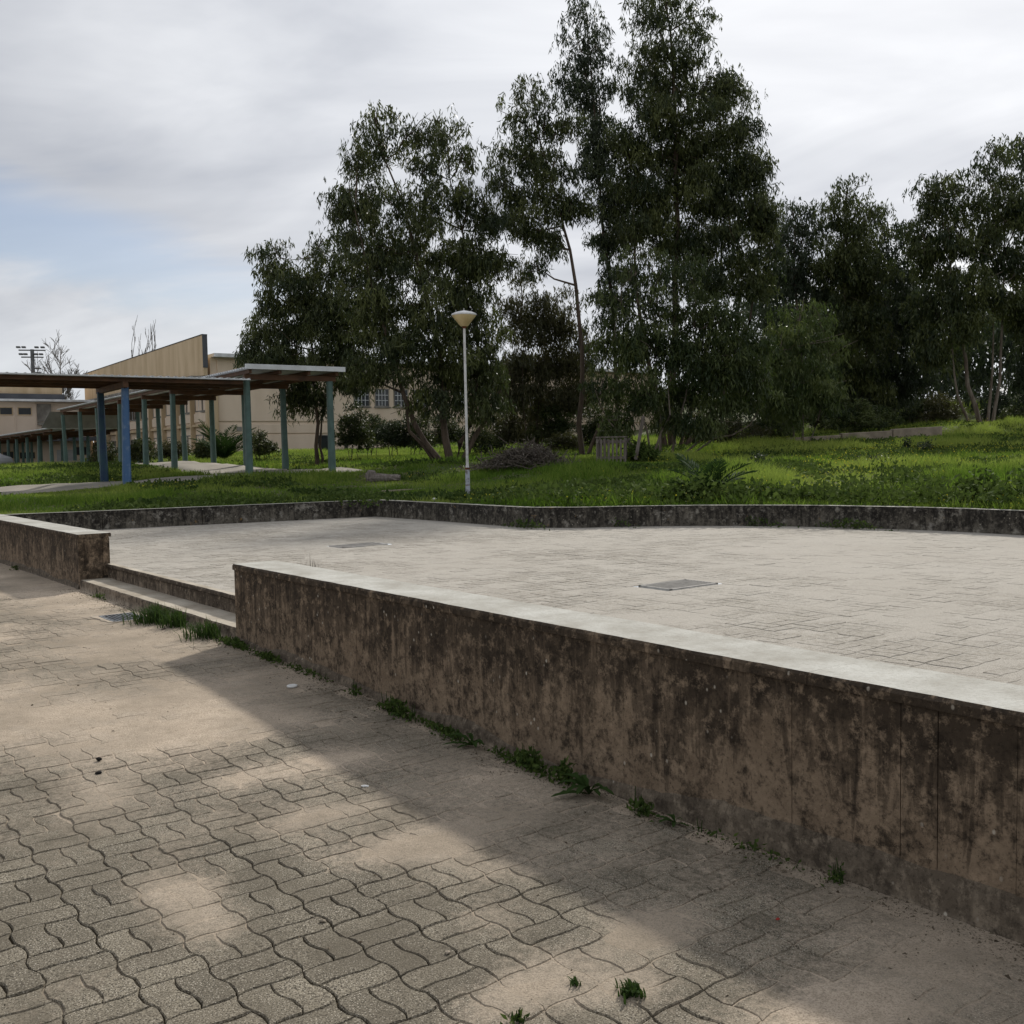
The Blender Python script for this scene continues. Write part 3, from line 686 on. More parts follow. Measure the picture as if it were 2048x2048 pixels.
def annex():
    P0 = atY(184, 930, 78); P0[2] = 0; nf = -U
    t = thing('annex_building', P0+np.array([0, 0, .6]), 'low pinkish beige annex with narrow slot windows beyond the walkway', 'building')
    mb = MB(); mb.box(P0, -R_, U, (0, 26), (0, 9), (-.5, 5.85)); mb.build('wall', M['pinkish'], t)
    mb = MB(); mb.box(P0, -R_, U, (-1.2, 26), (-.7, 3), (5.86, 6.02)); mb.build('eaves', M['white'], t, .01)
    h0, _ = face_hit(131, 790, P0, R_); h0 = -h0
    mb = MB(); mb.box(P0, -R_, U, (h0, 26), (1.2, 9), (6.03, 7.6)); mb.build('upper_wall', M['ochre'], t)
    mb = MB(); mb.box(P0, -R_, U, (h0-.1, 26), (.9, 1.19), (6.04, 6.5)); mb.build('fascia', M['roofgrey'], t)
    def fx(x): return -face_hit(x, 850, P0, R_)[0]
    for (x0, x1, z0, z1, k) in ((1, 25, 4.92, 5.4, 0), (38, 63, 4.92, 5.4, 0), (-36, -12, 4.92, 5.4, 0), (3, 24, 1.75, 2.2, 0), (37, 67, 1.7, 2.15, 0), (148, 178, 1.9, 2.5, 1)):
        window(t, P0, -R_, nf, fx(x1), fx(x0), z0, z1, (1 if k else 0, 0), False, frame=M['ochre'])
    for (x0, x1) in ((75, 103),):
        mb = MB(); mb.box(P0, -R_, nf, (fx(x1), fx(x0)), (.0, .12), (4.4, 5.7)); mb.build('louvre_panel', M['concgrey'], t)
        mb = MB(); mb.box(P0, -R_, nf, (fx(x1-2), fx(x0)), (.0, .3), (4.15, 4.35)); mb.build('ledge', M['concgrey'], t)
    for x in (31, 72, 108, -6):
        mb = MB(); mb.box(P0, -R_, nf, (fx(x)-.04, fx(x)+.04), (.0, .05), (2.6, 5.8)); mb.build('joint_batten', M['pinkish'], t)
    mb = MB(); mb.box(P0, -R_, nf, (fx(144), fx(111)), (.0, .06), (.7, 2.3)); mb.build('door', M['shutter'], t)
    mb = MB(); mb.box(P0, -R_, nf, (-.3, 26), (.0, 1.5), (2.95, 3.25)); mb.build('porch_slab', M['roofgrey'], t)
annex()

WO = atY(499, 953, 27.0); WO[2] = 0
def column(parent, p, ztop, mat, w=.082):
    g = lz(p[0], p[1])-.15; mb = MB(); n = 8; V = []
    lean = np.array([rng.normal(0, .012), rng.normal(0, .012), 0])
    prof = [(w*1.08, g), (w*1.08, g+.5), (w, g+1.0), (w*.93, ztop-.4), (w*.9, ztop)]
    for r, z in prof:
        for sx, sy in ((1, .62), (.62, 1), (-.62, 1), (-1, .62), (-1, -.62), (-.62, -1), (.62, -1), (1, -.62)):
            V.append(p*np.array([1, 1, 0])+lean*(z-g)+R_*sx*r+U*sy*r+Z3*z)
    F = [(i*n+j, i*n+(j+1) % n, (i+1)*n+(j+1) % n, (i+1)*n+j) for i in range(len(prof)-1) for j in range(n)]+[tuple(range(n))[::-1], tuple(range((len(prof)-1)*n, len(prof)*n))]
    mb.add(V, F); return mb.build('column', mat, parent)
def corrugated(parent, O, d, w, l0, l1, w0, w1, z0, z1, name='roof_sheet', per=.19, amp=.022):
    """sheet: corrugations run along w; profile along d; z may slope z0 -> z1 along d"""
    n = int((l1-l0)/per*6); s = np.linspace(l0, l1, n+1); z = z0+(z1-z0)*(s-l0)/(l1-l0); c = amp*np.sin(2*np.pi*s/per)
    V = np.concatenate([O+s[:, None]*d+ww*w+(z+c+dz)[:, None]*Z3 for ww in (w0, w1) for dz in (0, -.008)]); n += 1
    I = np.arange(4*n).reshape(4, n); q = lambda a, b: np.stack([I[a, :-1], I[a, 1:], I[b, 1:], I[b, :-1]], -1)
    F = np.concatenate([q(0, 2), q(3, 1), q(1, 0), q(2, 3)])
    return np_mesh(name, V, F, M['white'], parent)
def soffit(parent, O, d, w, l0, l1, w0, w1, zt, name='soffit'):
    mb = MB(); mb.box(O, d, w, (l0, l1), (w0, w1), (zt-.02, zt)); return mb.build(name, M['under'], parent)
def timber(parent, O, d, w, l0, l1, w0, w1, spacing_b, zt, hb=.14, cross=()):
    for k, ww in enumerate(np.linspace(w0+.12, w1-.12, 4)):
        mb = MB(); mb.box(O, d, w, (l0+.04, l1-.04), (ww-.04, ww+.04), (zt-.10, zt-.001)); mb.build('purlin', M['wood'], parent)
    for s in cross:
        mb = MB(); mb.box(O, d, w, (s-.06, s+.06), (w0+.05, w1-.05), (zt-.10-hb, zt-.101)); mb.build('beam', M['wood'], parent)
def walkways():
    # arm parallel to the school, running away to the left
    t = thing('covered_walkway', WO+Z3*lz(*WO[:2]), 'tall covered walkway on green columns running back beside the school', 'walkway')
    cr = [3.4*i for i in range(8)]; WB = 2.36
    for i, s in enumerate(cr):
        if i != 1: column(t, WO+U*s, 3.62, M['green'])
        column(t, WO+U*s+R_*WB, 3.62, M['green'])
    zt = 3.86
    timber(t, WO, U, R_, -.35, 24.6, -.12, WB+.2, 3.4, zt, cross=cr)
    corrugated(t, WO, U, R_, -.38, 24.7, -.16, WB+.26, zt+.035, zt+.035)
    mb = MB(); mb.box(WO, R_, U, (-.17, WB+.28), (-.43, -.39), (zt+.0, zt+.13)); mb.build('end_fascia', M['white'], t, .005)
    # slanting board closing the drop to the lower roof
    mb = MB(); q = [WO+U*24.75-R_*.45+Z3*3.8, WO+U*24.75+R_*(WB+.45)+Z3*3.8, WO+U*25.3+R_*(WB+.45)+Z3*3.06, WO+U*25.3-R_*.75+Z3*3.06]
    q2 = [p+U*.05 for p in q]; mb.add(q+q2, [(0, 1, 2, 3), (7, 6, 5, 4), (0, 4, 5, 1), (1, 5, 6, 2), (2, 6, 7, 3), (3, 7, 4, 0)]); mb.build('drop_panel', M['under'], t)
    # lower arm
    t = thing('covered_walkway', WO+U*30+Z3*.9, 'low covered walkway on green columns stepping down beyond the tall one', 'walkway')
    cr = [27.2+3.4*i for i in range(11)]
    for s in cr: column(t, WO+U*s, 2.82, M['green']); column(t, WO+U*s+R_*WB, 2.82, M['green'])
    timber(t, WO, U, R_, 25.4, 62, -.4, WB+.4, 3.4, 3.02, cross=cr)
    corrugated(t, WO, U, R_, 25.35, 62.1, -.5, WB+.5, 3.055, 3.055)
    # cross arm towards the left of the picture, on blue columns
    t = thing('covered_walkway', WO-R_*4+Z3*lz(*(WO-R_*4)[:2]), 'flat covered walkway on blue columns crossing in front of the green one', 'walkway')
    Lx = -R_
    column(t, WO+Lx*3.12, 3.36, M['blue'], .088); column(t, WO+Lx*3.12+U*2.36, 3.36, M['bluedark'], .088)
    for k in (2, 3): column(t, WO+Lx*3.12*k, 3.33, M['blue'], .088); column(t, WO+Lx*3.12*k+U*2.36, 3.33, M['bluedark'], .088)
    zt = 3.57
    timber(t, WO, Lx, U, .15, 10.4, -.35, 2.7, 3, zt, cross=[3.12, 6.24, 9.36])
    corrugated(t, WO, Lx, U, .06, 10.5, -.45, 2.8, zt+.035, zt+.02)
    mb = MB(); mb.box(WO, Lx, U, (.05, 10.5), (-.462, -.44), (zt-.0, zt+.03)); mb.build('eaves_trim', M['white'], t)
walkways()
def path_strip(name, pts, w, lab):
    P = [np.array(p, float)[:2] for p in pts]; S = np.concatenate([[0], np.cumsum([np.linalg.norm(P[i+1]-P[i]) for i in range(len(P)-1)])])
    s = np.arange(0, S[-1], .4); x = np.interp(s, S, [p[0] for p in P]); y = np.interp(s, S, [p[1] for p in P])
    tx, ty = np.gradient(x), np.gradient(y); q = np.hypot(tx, ty); V = []
    m = np.linspace(-1, 1, 9)
    for k in m:
        xx = x-ty/q*w*k; yy = y+tx/q*w*k; V.append(np.stack([xx, yy, lawnz(xx, yy)+(.05 if abs(k) < .99 else -.12)], 1))
    n = len(s); V = np.concatenate(V); I = np.arange(9*n).reshape(9, n)
    F = np.stack([I[:-1, :-1], I[:-1, 1:], I[1:, 1:], I[1:, :-1]], -1).reshape(-1, 4)[:, ::-1]
    o = np_mesh(name, V, F, M['path'], smooth=True); tag(o, lab, kind='structure'); return o
path_strip('path', [WO+R_*3.2+U*.9, WO-R_*14+U*.9], 1.35, 'concrete path under the walkway on blue columns')
path_strip('path', [WO+U*2.6+R_*1.18, WO+U*62+R_*1.18], 1.3, 'concrete path under the walkway on green columns')

def lamp():
    b = atY(936, 992, 19.5); b[2] = lz(b[0], b[1]); top = atY(928.5, 655, 19.5)
    t = thing('lamp_post', b, 'slim white lamp post with a cream cone shade on the grass behind the low wall', 'lamp post')
    ax = (top-b)/np.linalg.norm(top-b); H = np.linalg.norm(top-b)
    m1 = b+ax*.58
    MB().tube([b-ax*.2, b+ax*.3, m1], [.047, .044, .043], 14).build('sleeve', M['sleeve'], t, smooth=True)
    c = MB().tube([m1-ax*.01, m1+ax*.03], .049, 14).build('collar', M['rust'], t, smooth=True)
    MB().tube([m1+ax*.03, m1+ax*.08, m1+ax*.3, top], [.036, .027, .026, .023], 12).build('pole', M['polepaint'], t, smooth=True)
    MB().tube([b+ax*.27, b+ax*.283], .0475, 14).build('band', M['rust'], t)
    MB().lathe(top, [(.028, -.02), (.045, .0), (.05, .03)], 20).build('holder', M['rust'], t, smooth=True)
    MB().lathe(top, [(.06, .02), (.075, .028), (.225, .215), (.228, .222), (.06, .221)], 32).build('shade', M['shade'], t, smooth=True)
    MB().lathe(top, [(.232, .2235), (.238, .235), (.234, .255), (.17, .283), (.05, .312), (.012, .32)], 32).build('cap', M['cap'], t, smooth=True)
    MB().tube([top+Z3*.315, top+Z3*.36], .006, 6).build('finial', M['cap'], t)
lamp()

def grate(name, a, b, z, la, lb, label, nb, border, seed, along_a=False, rim=True):
    t = thing('drain_grate', W(a, b, z), label, 'grate')
    O = W(a, b, z)
    mb = MB(); mb.box(O, dA, dBv, (-la, la), (-lb, lb), (-.10, -.06)); mb.build('pit', M['dark'] if rim else M['dustypit'], t)
    for k in range(nb):
        mb = MB()
        if along_a: x = -lb+.035+(2*lb-.07)*k/(nb-1); mb.box(O, dA, dBv, (-la+.002, la-.002), (x-.004, x+.004), (-.012, .004))
        else: x = -la+.02+(2*la-.04)*k/(nb-1); mb.box(O, dA, dBv, (x-.007, x+.007), (-lb+.021, lb-.021), (-.03, .003))
        mb.build('bar', M['steel'] if rim else M['dustysteel'], t)
    for (xa, xb, ya, yb) in ((-la-.0, -la-.025, -lb, lb), (la, la+.025, -lb, lb), (-la-.025, la+.025, -lb-.0, -lb+.02), (-la-.025, la+.025, lb-.02, lb)):
        mb = MB(); mb.box(O, dA, dBv, sorted((xa, xb)), (ya, yb), (-.12, .004)); mb.build('frame_bar', M['steel'] if rim else M['dustysteel'], t)
    if not rim: return
    # broken mortar surround
    rs = np.random.default_rng(seed)
    n = 28
    ring_i = []; ring_o = []
    for i in range(n):
        th = 2*math.pi*i/n; c, s = math.cos(th), math.sin(th); q = 1/max(abs(c), abs(s))
        ring_i.append((c*q*(la+.026), s*q*(lb+.004))); e = border*(.6+.8*rs.random()); ring_o.append((c*q*(la+.026+e), s*q*(lb+.004+e)))
    V = [O+dA*x+dBv*y+Z3*.002 for x, y in ring_i]+[O+dA*x+dBv*y+Z3*(.003+.004*rs.random()) for x, y in ring_o]+[O+dA*x*1.04+dBv*y*1.04-Z3*.02 for x, y in ring_o]
    F = [(i, (i+1) % n, n+(i+1) % n, n+i) for i in range(n)]+[(n+i, n+(i+1) % n, 2*n+(i+1) % n, 2*n+i) for i in range(n)]
    mb = MB(); mb.add(V, F); mb.build('mortar_surround', M['rim'], t)
grate('drain_grate', 9.48, 2.90, .172, .20, .15, 'small steel drain grate in the pavement before the steps', 8, .05, 1, True)
grate('drain_grate', 6.17, 6.68, .424, .17, .30, 'steel drain grate with cracked mortar rim on the plaza behind the long wall', 9, .07, 2, rim=False)
grate('drain_grate', 11.82, 6.68, .424, .17, .33, 'steel drain grate on the plaza behind the step opening', 9, .06, 3, rim=False)

# ------------------------------------------------------------------ foliage
def n3(P, s):
    return (fbm(P[:, 0]*s+P[:, 2]*s*.6, P[:, 1]*s+11, 2)+fbm(P[:, 2]*s+5, P[:, 0]*s*.7-P[:, 1]*s*.6+3, 2))*.5
def leaves(rs, C, length, width, droop=1., spread=.45, cupped=False):
    """one narrow leaf at each point of C (n,3): a pointed quad hanging down"""
    n = len(C); d = rs.normal(0, spread, (n, 3)); d[:, 2] -= droop; d /= np.linalg.norm(d, axis=1)[:, None]+1e-9
    s = rs.normal(0, 1, (n, 3)); s -= (s*d).sum(1)[:, None]*d; s /= np.linalg.norm(s, axis=1)[:, None]+1e-9
    l = length*rs.uniform(.65, 1.3, n)[:, None]; w = width*rs.uniform(.7, 1.3, n)[:, None]
    bend = np.cross(d, s)*l*.12
    V = np.stack([C, C+d*l*.42+s*w*.5+bend, C+d*l, C+d*l*.42-s*w*.5+bend], 1).reshape(-1, 3)
    return V, np.arange(4*n).reshape(n, 4)
def blob_leaves(rs, c, r, dens, ll, lw, per=8, gap=.42, droop=1., spread=.45, rc0=.42):
    """c centre, r radii: rounded leaf clumps at the ends of limbs, each a dome of hanging strands, with air between them"""
    m = int(np.clip(4.3*(r[0]*r[2]/rc0**2)**.9, 4, 60)); cu = rs.normal(0, 1, (m, 3)); cu /= np.linalg.norm(cu, axis=1)[:, None]
    cc = c+cu*(rs.random(m)**.40)[:, None]*.92*np.array(r); rc = rc0*rs.uniform(.6, 1.25, m); tone = rs.normal(.40, .27, m)
    cnt = np.maximum(3, (dens*7.2*(rc/.42)**2*(.0046/(ll*lw*.6))*.6).astype(int)); which = np.repeat(np.arange(m), cnt); q = len(which)
    u = rs.normal(0, 1, (q, 3)); u[:, 2] = np.abs(u[:, 2])*.9-.25; u /= np.linalg.norm(u, axis=1)[:, None]
    T = cc[which]+u*(rc[which]*rs.random(q)**.35)[:, None]*np.array([1, 1, .8])
    T = T+u*(rs.exponential(.05, q)*(rs.random(q) < .3))[:, None]*3*rc0
    # strand: leaves strung along a drooping twig
    L0 = rc[which]*rs.uniform(.5, 1.15, q)*(.25+.75*droop); f = rs.random((q, per)); dr = rs.normal(0, .28, (q, 3)); dr[:, 2] = -1
    C = (T[:, None]+dr[:, None]*(f*L0[:, None])[..., None]+rs.normal(0, .035, (q, per, 3))*(ll/.19)).reshape(-1, 3)
    V, F = leaves(rs, C, ll, lw, droop, spread)
    rn = np.clip(np.repeat(tone[which]+rs.normal(0, .1, q), per)+rs.normal(0, .14, q*per), 0, 1)
    return V, F, np.repeat(rn, 4)
def tree(name, label, Y, base, stems, blobs, leafmat, bark='bark', seed=1, dens=5.6, ll=.19, lw=.038, r0=.11, cat='tree', group=None, gap=.42, thin=.02, droop=1., spread=.42, limb=True, wide=1.1, rc0=.42):
    """Y distance; base, stems and blob centres are given as sight lines cut at that distance"""
    rs = np.random.default_rng(seed); k = Y/FPX
    b = atY(base[0], base[1], Y); b[2] = lz(b[0], b[1])
    t = thing(name, b, label, cat, group)
    tb = MB(); nodes = []
    for si, st in enumerate(stems):
        dy0 = st[0]; pts = [b+np.array([(st[1][0]-base[0])*k, dy0*.15, -.15])]
        for i, (x, y) in enumerate(st[1:]):
            p = atY(x, y, Y+dy0*(i+1)/len(st)); pts.append(p)
        pts[0][2] = min(pts[0][2], lz(pts[0][0], pts[0][1])-.1)
        # smooth path
        pp = [pts[0]]
        for i in range(len(pts)-1):
            for f in (.5, 1.):
                m = pts[i]+(pts[i+1]-pts[i])*f
                if f < 1: m = m+rs.normal(0, .05, 3)*np.array([1, 1, .2])
                pp.append(m)
        rr = np.linspace(1, .16, len(pp))**1.05*r0*(1 if si == 0 else rs.uniform(.6, .95)); rr[0] *= 1.5
        tb.tube(pp, list(rr), 8 if r0 > .05 else 5); nodes += [(p, r) for p, r in zip(pp[1:], rr[1:])]
    VS = []; FS = []; RN = []; nv = 0
    ys = [q[1]-q[3] for q in blobs]; y0, y1 = min(ys), max(ys)
    for (x, y, rx, ry) in blobs:
        df = .50 if y-ry < y0+.20*(y1-y0) and cat == 'tree' else (.8 if y-ry < y0+.35*(y1-y0) and cat == 'tree' else 1.)
        rx = rx*wide; r = np.array([rx*k, rx*k*.95, ry*k]); c = atY(x, y, Y+rs.uniform(-.55, .55)*min(rx*k, 1.6))
        V, F, rn = blob_leaves(rs, c, r, dens*df, ll, lw, gap=gap, droop=droop, spread=spread, rc0=rc0*(Y/33)**.7); VS.append(V); FS.append(F+nv); RN.append(rn); nv += len(V)
        if limb and nodes:
            cand = sorted(nodes, key=lambda q: np.linalg.norm(q[0]-c)+(2.5 if q[0][2] > c[2] else 0))[0]
            p0 = cand[0]; mid = (p0*.5+c*.5)+np.array([0, 0, -.12])+rs.normal(0, .06, 3)
            tb.tube([p0, mid, c+np.array([0, 0, ry*k*.3])], [min(cand[1]*.7, .05), .028, .008], 5)
            for q in range(3):
                e = c+rs.normal(0, .55, 3)*r; tb.tube([mid*.4+c*.6, (c+e)*.5+rs.normal(0, .05, 3), e], [.018, .011, .005], 4)
    if tb.v: tb.build('trunk', M[bark], t, smooth=True)
    np_mesh('crown', np.concatenate(VS), np.concatenate(FS), M[leafmat], t, attrs={'rnd': ('POINT', np.concatenate(RN))})
    return t
def trees():
    tree('eucalyptus_tree', 'leftmost eucalyptus, leaning out over the end of the green walkway', 33, (632, 893),
         [(0, (632, 893), (630, 800), (625, 700), (600, 600), (580, 520)), (.6, (640, 893), (652, 790), (690, 700))],
         [(545, 505, 42, 50), (650, 490, 42, 48), (690, 540, 40, 44), (600, 555, 75, 48), (535, 585, 38, 42), (590, 640, 85, 62), (520, 665, 36, 34), (680, 640, 62, 72), (640, 590, 60, 50), (515, 705, 30, 22),
          (560, 705, 55, 30), (630, 712, 85, 40), (710, 715, 62, 52), (690, 755, 50, 26), (590, 738, 60, 20), (612, 790, 38, 40), (650, 800, 26, 34), (592, 790, 16, 40)], 'leaf_dark', seed=21, r0=.075, gap=.40)
    tree('eucalyptus_tree', 'broad eucalyptus with many leaning stems right behind the lamp post', 31, (900, 922),
         [(0, (900, 922), (885, 830), (880, 700), (830, 500), (770, 320)), (-.8, (880, 922), (830, 850), (790, 720), (740, 560), (710, 420)), (.6, (915, 922), (940, 850), (960, 740), (940, 560), (900, 360)),
          (-.3, (870, 922), (818, 862), (800, 740)), (.9, (925, 922), (985, 820), (1010, 760))],
         [(750, 240, 34, 42), (715, 330, 42, 48), (765, 300, 45, 50), (820, 260, 32, 40), (890, 260, 48, 48), (845, 320, 55, 50), (930, 310, 36, 42), (700, 400, 42, 52), (760, 400, 70, 62), (850, 410, 70, 60), (940, 400, 46, 52),
          (975, 440, 30, 40), (700, 480, 36, 42), (760, 500, 72, 60), (850, 510, 82, 66), (945, 500, 56, 56), (990, 520, 28, 40), (735, 570, 50, 50), (820, 600, 90, 66), (930, 590, 66, 70), (760, 640, 66, 52), (870, 680, 90, 60),
          (965, 665, 50, 60), (790, 715, 86, 48), (900, 745, 84, 46), (730, 745, 52, 34), (985, 735, 44, 42), (850, 800, 50, 34), (960, 795, 50, 40)], 'leaf_dark', seed=22, r0=.15, gap=.40)
    tree('eucalyptus_tree', 'slender eucalyptus with a long bare trunk and a high crown against the sky', 33, (1165, 914),
         [(0, (1165, 914), (1165, 780), (1158, 640), (1140, 500), (1115, 400), (1080, 280)), (.5, (1175, 914), (1200, 850), (1250, 780))],
         [(1065, 185, 40, 38), (1030, 235, 34, 42), (1090, 245, 50, 48), (1140, 250, 36, 40), (1045, 310, 58, 50), (1110, 330, 66, 56), (1010, 370, 34, 42), (1075, 400, 66, 50), (1145, 400, 34, 44), (1020, 445, 34, 34),
          (1070, 470, 34, 30), (1115, 480, 30, 26), (1060, 530, 24, 18)], 'leaf_dark', seed=23, r0=.11, gap=.43, dens=5.)
    tree('eucalyptus_tree', 'tall narrow eucalyptus with a separate pointed top', 36, (1240, 905),
         [(0, (1240, 905), (1232, 760), (1220, 560), (1200, 380), (1185, 180), (1172, 40))],
         [(1170, 22, 24, 36), (1150, 75, 36, 42), (1190, 85, 36, 42), (1168, 140, 44, 44), (1195, 190, 34, 40), (1150, 180, 28, 30), (1205, 260, 40, 50), (1190, 330, 42, 50), (1225, 400, 44, 56), (1215, 480, 40, 50), (1235, 560, 46, 48)],
         'leaf_blue', seed=24, r0=.10, gap=.43)
    tree('eucalyptus_tree', 'biggest and tallest eucalyptus, its dense dark crown rising out of the picture', 35, (1345, 894),
         [(0, (1345, 894), (1345, 760), (1350, 560), (1350, 350), (1345, 120), (1330, 0)), (.8, (1360, 894), (1400, 760), (1440, 560), (1460, 360)), (-.8, (1330, 894), (1300, 740), (1270, 560), (1265, 400)), (.3, (1370, 894), (1440, 800), (1500, 640), (1510, 520))],
         [(1280, 25, 34, 46), (1340, 0, 50, 50), (1395, 30, 32, 50), (1320, 75, 60, 52), (1385, 100, 46, 52), (1290, 130, 42, 50), (1345, 160, 66, 56), (1420, 160, 34, 44), (1455, 175, 26, 60), (1290, 215, 50, 54), (1370, 240, 72, 60),
          (1445, 255, 46, 60), (1485, 230, 24, 50), (1255, 290, 44, 56), (1320, 310, 66, 60), (1400, 330, 72, 60), (1480, 320, 46, 60), (1515, 330, 22, 52), (1270, 380, 50, 50), (1350, 400, 76, 56), (1440, 410, 70, 58), (1510, 405, 36, 60),
          (1290, 460, 60, 48), (1380, 480, 76, 52), (1470, 490, 64, 54), (1525, 455, 32, 50), (1240, 450, 36, 50), (1535, 530, 26, 50), (1500, 570, 46, 48), (1430, 560, 60, 44), (1525, 400, 26, 30)], 'leaf_dark', seed=25, r0=.17, gap=.40)
    tree('eucalyptus_tree', 'low bushy eucalyptus clump with grey hanging stems beside the slatted bin', 31, (1320, 902),
         [(0, (1320, 902), (1315, 800), (1310, 640)), (-.5, (1300, 902), (1280, 820), (1250, 700)), (.4, (1345, 902), (1370, 800), (1390, 660)), (-.8, (1310, 902), (1340, 830), (1335, 740)), (-.9, (1280, 902), (1215, 840), (1190, 780)), (.2, (1375, 902), (1440, 840), (1470, 760))],
         [(1250, 540, 50, 42), (1320, 535, 60, 46), (1385, 545, 50, 46), (1225, 605, 46, 52), (1295, 610, 76, 60), (1385, 620, 72, 62), (1450, 640, 50, 60), (1230, 690, 52, 60), (1310, 700, 76, 60), (1400, 710, 66, 60), (1470, 715, 46, 52),
          (1210, 765, 40, 46), (1290, 780, 60, 44), (1370, 790, 66, 44), (1450, 790, 52, 44), (1505, 690, 36, 50), (1520, 770, 36, 44), (1240, 830, 36, 30), (1420, 845, 50, 24), (1340, 845, 40, 20)], 'leaf_mid', bark='bark_pale', seed=26, r0=.07, gap=.41)
    tree('young_tree', 'brownish thicket tree between the leaning stems and the slender trunk', 40, (1075, 905),
         [(0, (1075, 905), (1078, 800), (1080, 650)), (.5, (1100, 905), (1110, 800), (1120, 680)), (-.5, (1055, 905), (1045, 800), (1040, 640))],
         [(1040, 545, 26, 34), (1030, 600, 34, 36), (1075, 610, 36, 34), (1120, 600, 34, 40), (1050, 665, 44, 40), (1110, 660, 48, 44), (1060, 725, 50, 44), (1120, 730, 50, 46), (1055, 790, 44, 40), (1115, 800, 46, 40), (1160, 690, 40, 50), (1170, 770, 36, 46), (1080, 850, 46, 26), (1020, 760, 24, 60)],
         'leaf_brown', seed=27, r0=.05, gap=.42)
    tree('young_tree', 'lighter green small tree standing on the grass before the dark wood', 35, (1605, 884),
         [(0, (1605, 884), (1610, 800), (1600, 680)), (-.4, (1590, 884), (1570, 800), (1560, 700)), (.4, (1620, 884), (1645, 800), (1650, 700))],
         [(1600, 630, 40, 32), (1640, 640, 36, 34), (1565, 665, 36, 34), (1600, 690, 56, 44), (1545, 715, 32, 40), (1655, 700, 40, 50), (1600, 755, 66, 44), (1555, 790, 42, 36), (1650, 780, 44, 44), (1605, 815, 56, 26)], 'leaf_light', bark='bark_pale', seed=28, r0=.06, gap=.41)
    tree('eucalyptus_tree', 'dark eucalyptus with a rounded head behind the lighter small tree', 46, (1600, 872),
         [(0, (1600, 872), (1600, 720), (1590, 560), (1590, 450))],
         [(1590, 425, 32, 36), (1560, 470, 30, 40), (1610, 480, 46, 44), (1570, 540, 50, 50), (1620, 570, 50, 60), (1560, 620, 44, 50), (1600, 660, 70, 60)], 'leaf_blue', seed=29, r0=.11, ll=.23, lw=.052)
    tree('eucalyptus_tree', 'dark eucalyptus with the highest domed head in the middle of the right-hand row', 45, (1690, 868),
         [(0, (1690, 868), (1692, 720), (1690, 560), (1692, 420)), (.5, (1710, 868), (1730, 740), (1740, 620))],
         [(1695, 380, 40, 36), (1665, 425, 38, 40), (1720, 425, 42, 42), (1690, 480, 66, 48), (1655, 530, 50, 50), (1725, 540, 56, 50), (1690, 590, 76, 56), (1660, 650, 66, 56), (1735, 660, 60, 56), (1700, 720, 80, 50), (1670, 780, 60, 46), (1740, 780, 56, 46)], 'leaf_dark', seed=30, r0=.13, ll=.23, lw=.052)
    tree('eucalyptus_tree', 'dark eucalyptus with two small heads left of the pale leaning trunks', 47, (1790, 858),
         [(0, (1790, 858), (1785, 720), (1780, 560)), (-.5, (1770, 858), (1755, 740), (1740, 600))],
         [(1765, 445, 30, 36), (1795, 480, 34, 40), (1760, 510, 40, 44), (1800, 550, 46, 50), (1770, 600, 60, 50), (1820, 620, 46, 50), (1790, 680, 66, 50), (1760, 740, 56, 46), (1820, 740, 50, 46), (1790, 800, 56, 30)], 'leaf_blue', seed=31, r0=.12, ll=.23, lw=.052)
    tree('eucalyptus_tree', 'feathery eucalyptus with pale brown leaning trunks on the upper grass', 42, (1960, 848),
         [(0, (1960, 848), (1935, 770), (1920, 660), (1900, 540), (1890, 400)), (.6, (1985, 848), (2000, 760), (2005, 640), (2010, 500), (2000, 330)), (-.6, (1940, 848), (1915, 790), (1905, 700), (1890, 600)), (.2, (1975, 848), (1985, 740), (1985, 600))],
         [(1880, 355, 38, 34), (1920, 385, 34, 40), (1850, 400, 28, 40), (1885, 430, 54, 44), (1845, 480, 40, 50), (1920, 490, 60, 50), (1870, 550, 62, 54), (1940, 570, 52, 52), (1850, 610, 40, 46), (1910, 640, 50, 44), (1990, 300, 34, 34), (1965, 350, 32, 40), (2015, 350, 40, 46), (1985, 420, 56, 50), (2035, 430, 36, 56),
          (1995, 500, 60, 54), (2050, 520, 40, 60), (2010, 590, 52, 48), (2060, 620, 40, 60), (1890, 700, 40, 36), (1850, 690, 36, 40)], 'leaf_dark', bark='bark_pale', seed=32, r0=.13, ll=.23, lw=.052, gap=.43)
    tree('eucalyptus_tree', 'eucalyptus at the edge of the wood beyond the pale leaning trunks', 44, (2090, 840),
         [(0, (2090, 840), (2085, 700), (2080, 500), (2075, 350)), (-.4, (2075, 840), (2055, 760), (2045, 660))],
         [(2060, 300, 40, 50), (2100, 340, 50, 60), (2080, 430, 60, 60), (2110, 520, 60, 60), (2085, 620, 60, 60), (2100, 720, 60, 60), (2045, 740, 30, 40), (2060, 800, 34, 30)], 'leaf_blue', seed=33, r0=.12, ll=.23, lw=.052)
    tree('young_tree', 'thin young tree with loose foliage behind the lamp post foot', 44, (1000, 893),
         [(0, (1000, 893), (1005, 820), (1008, 740))], [(1005, 740, 26, 30), (985, 775, 26, 30), (1015, 790, 26, 34), (995, 830, 30, 26)], 'leaf_mid', seed=34, r0=.04)
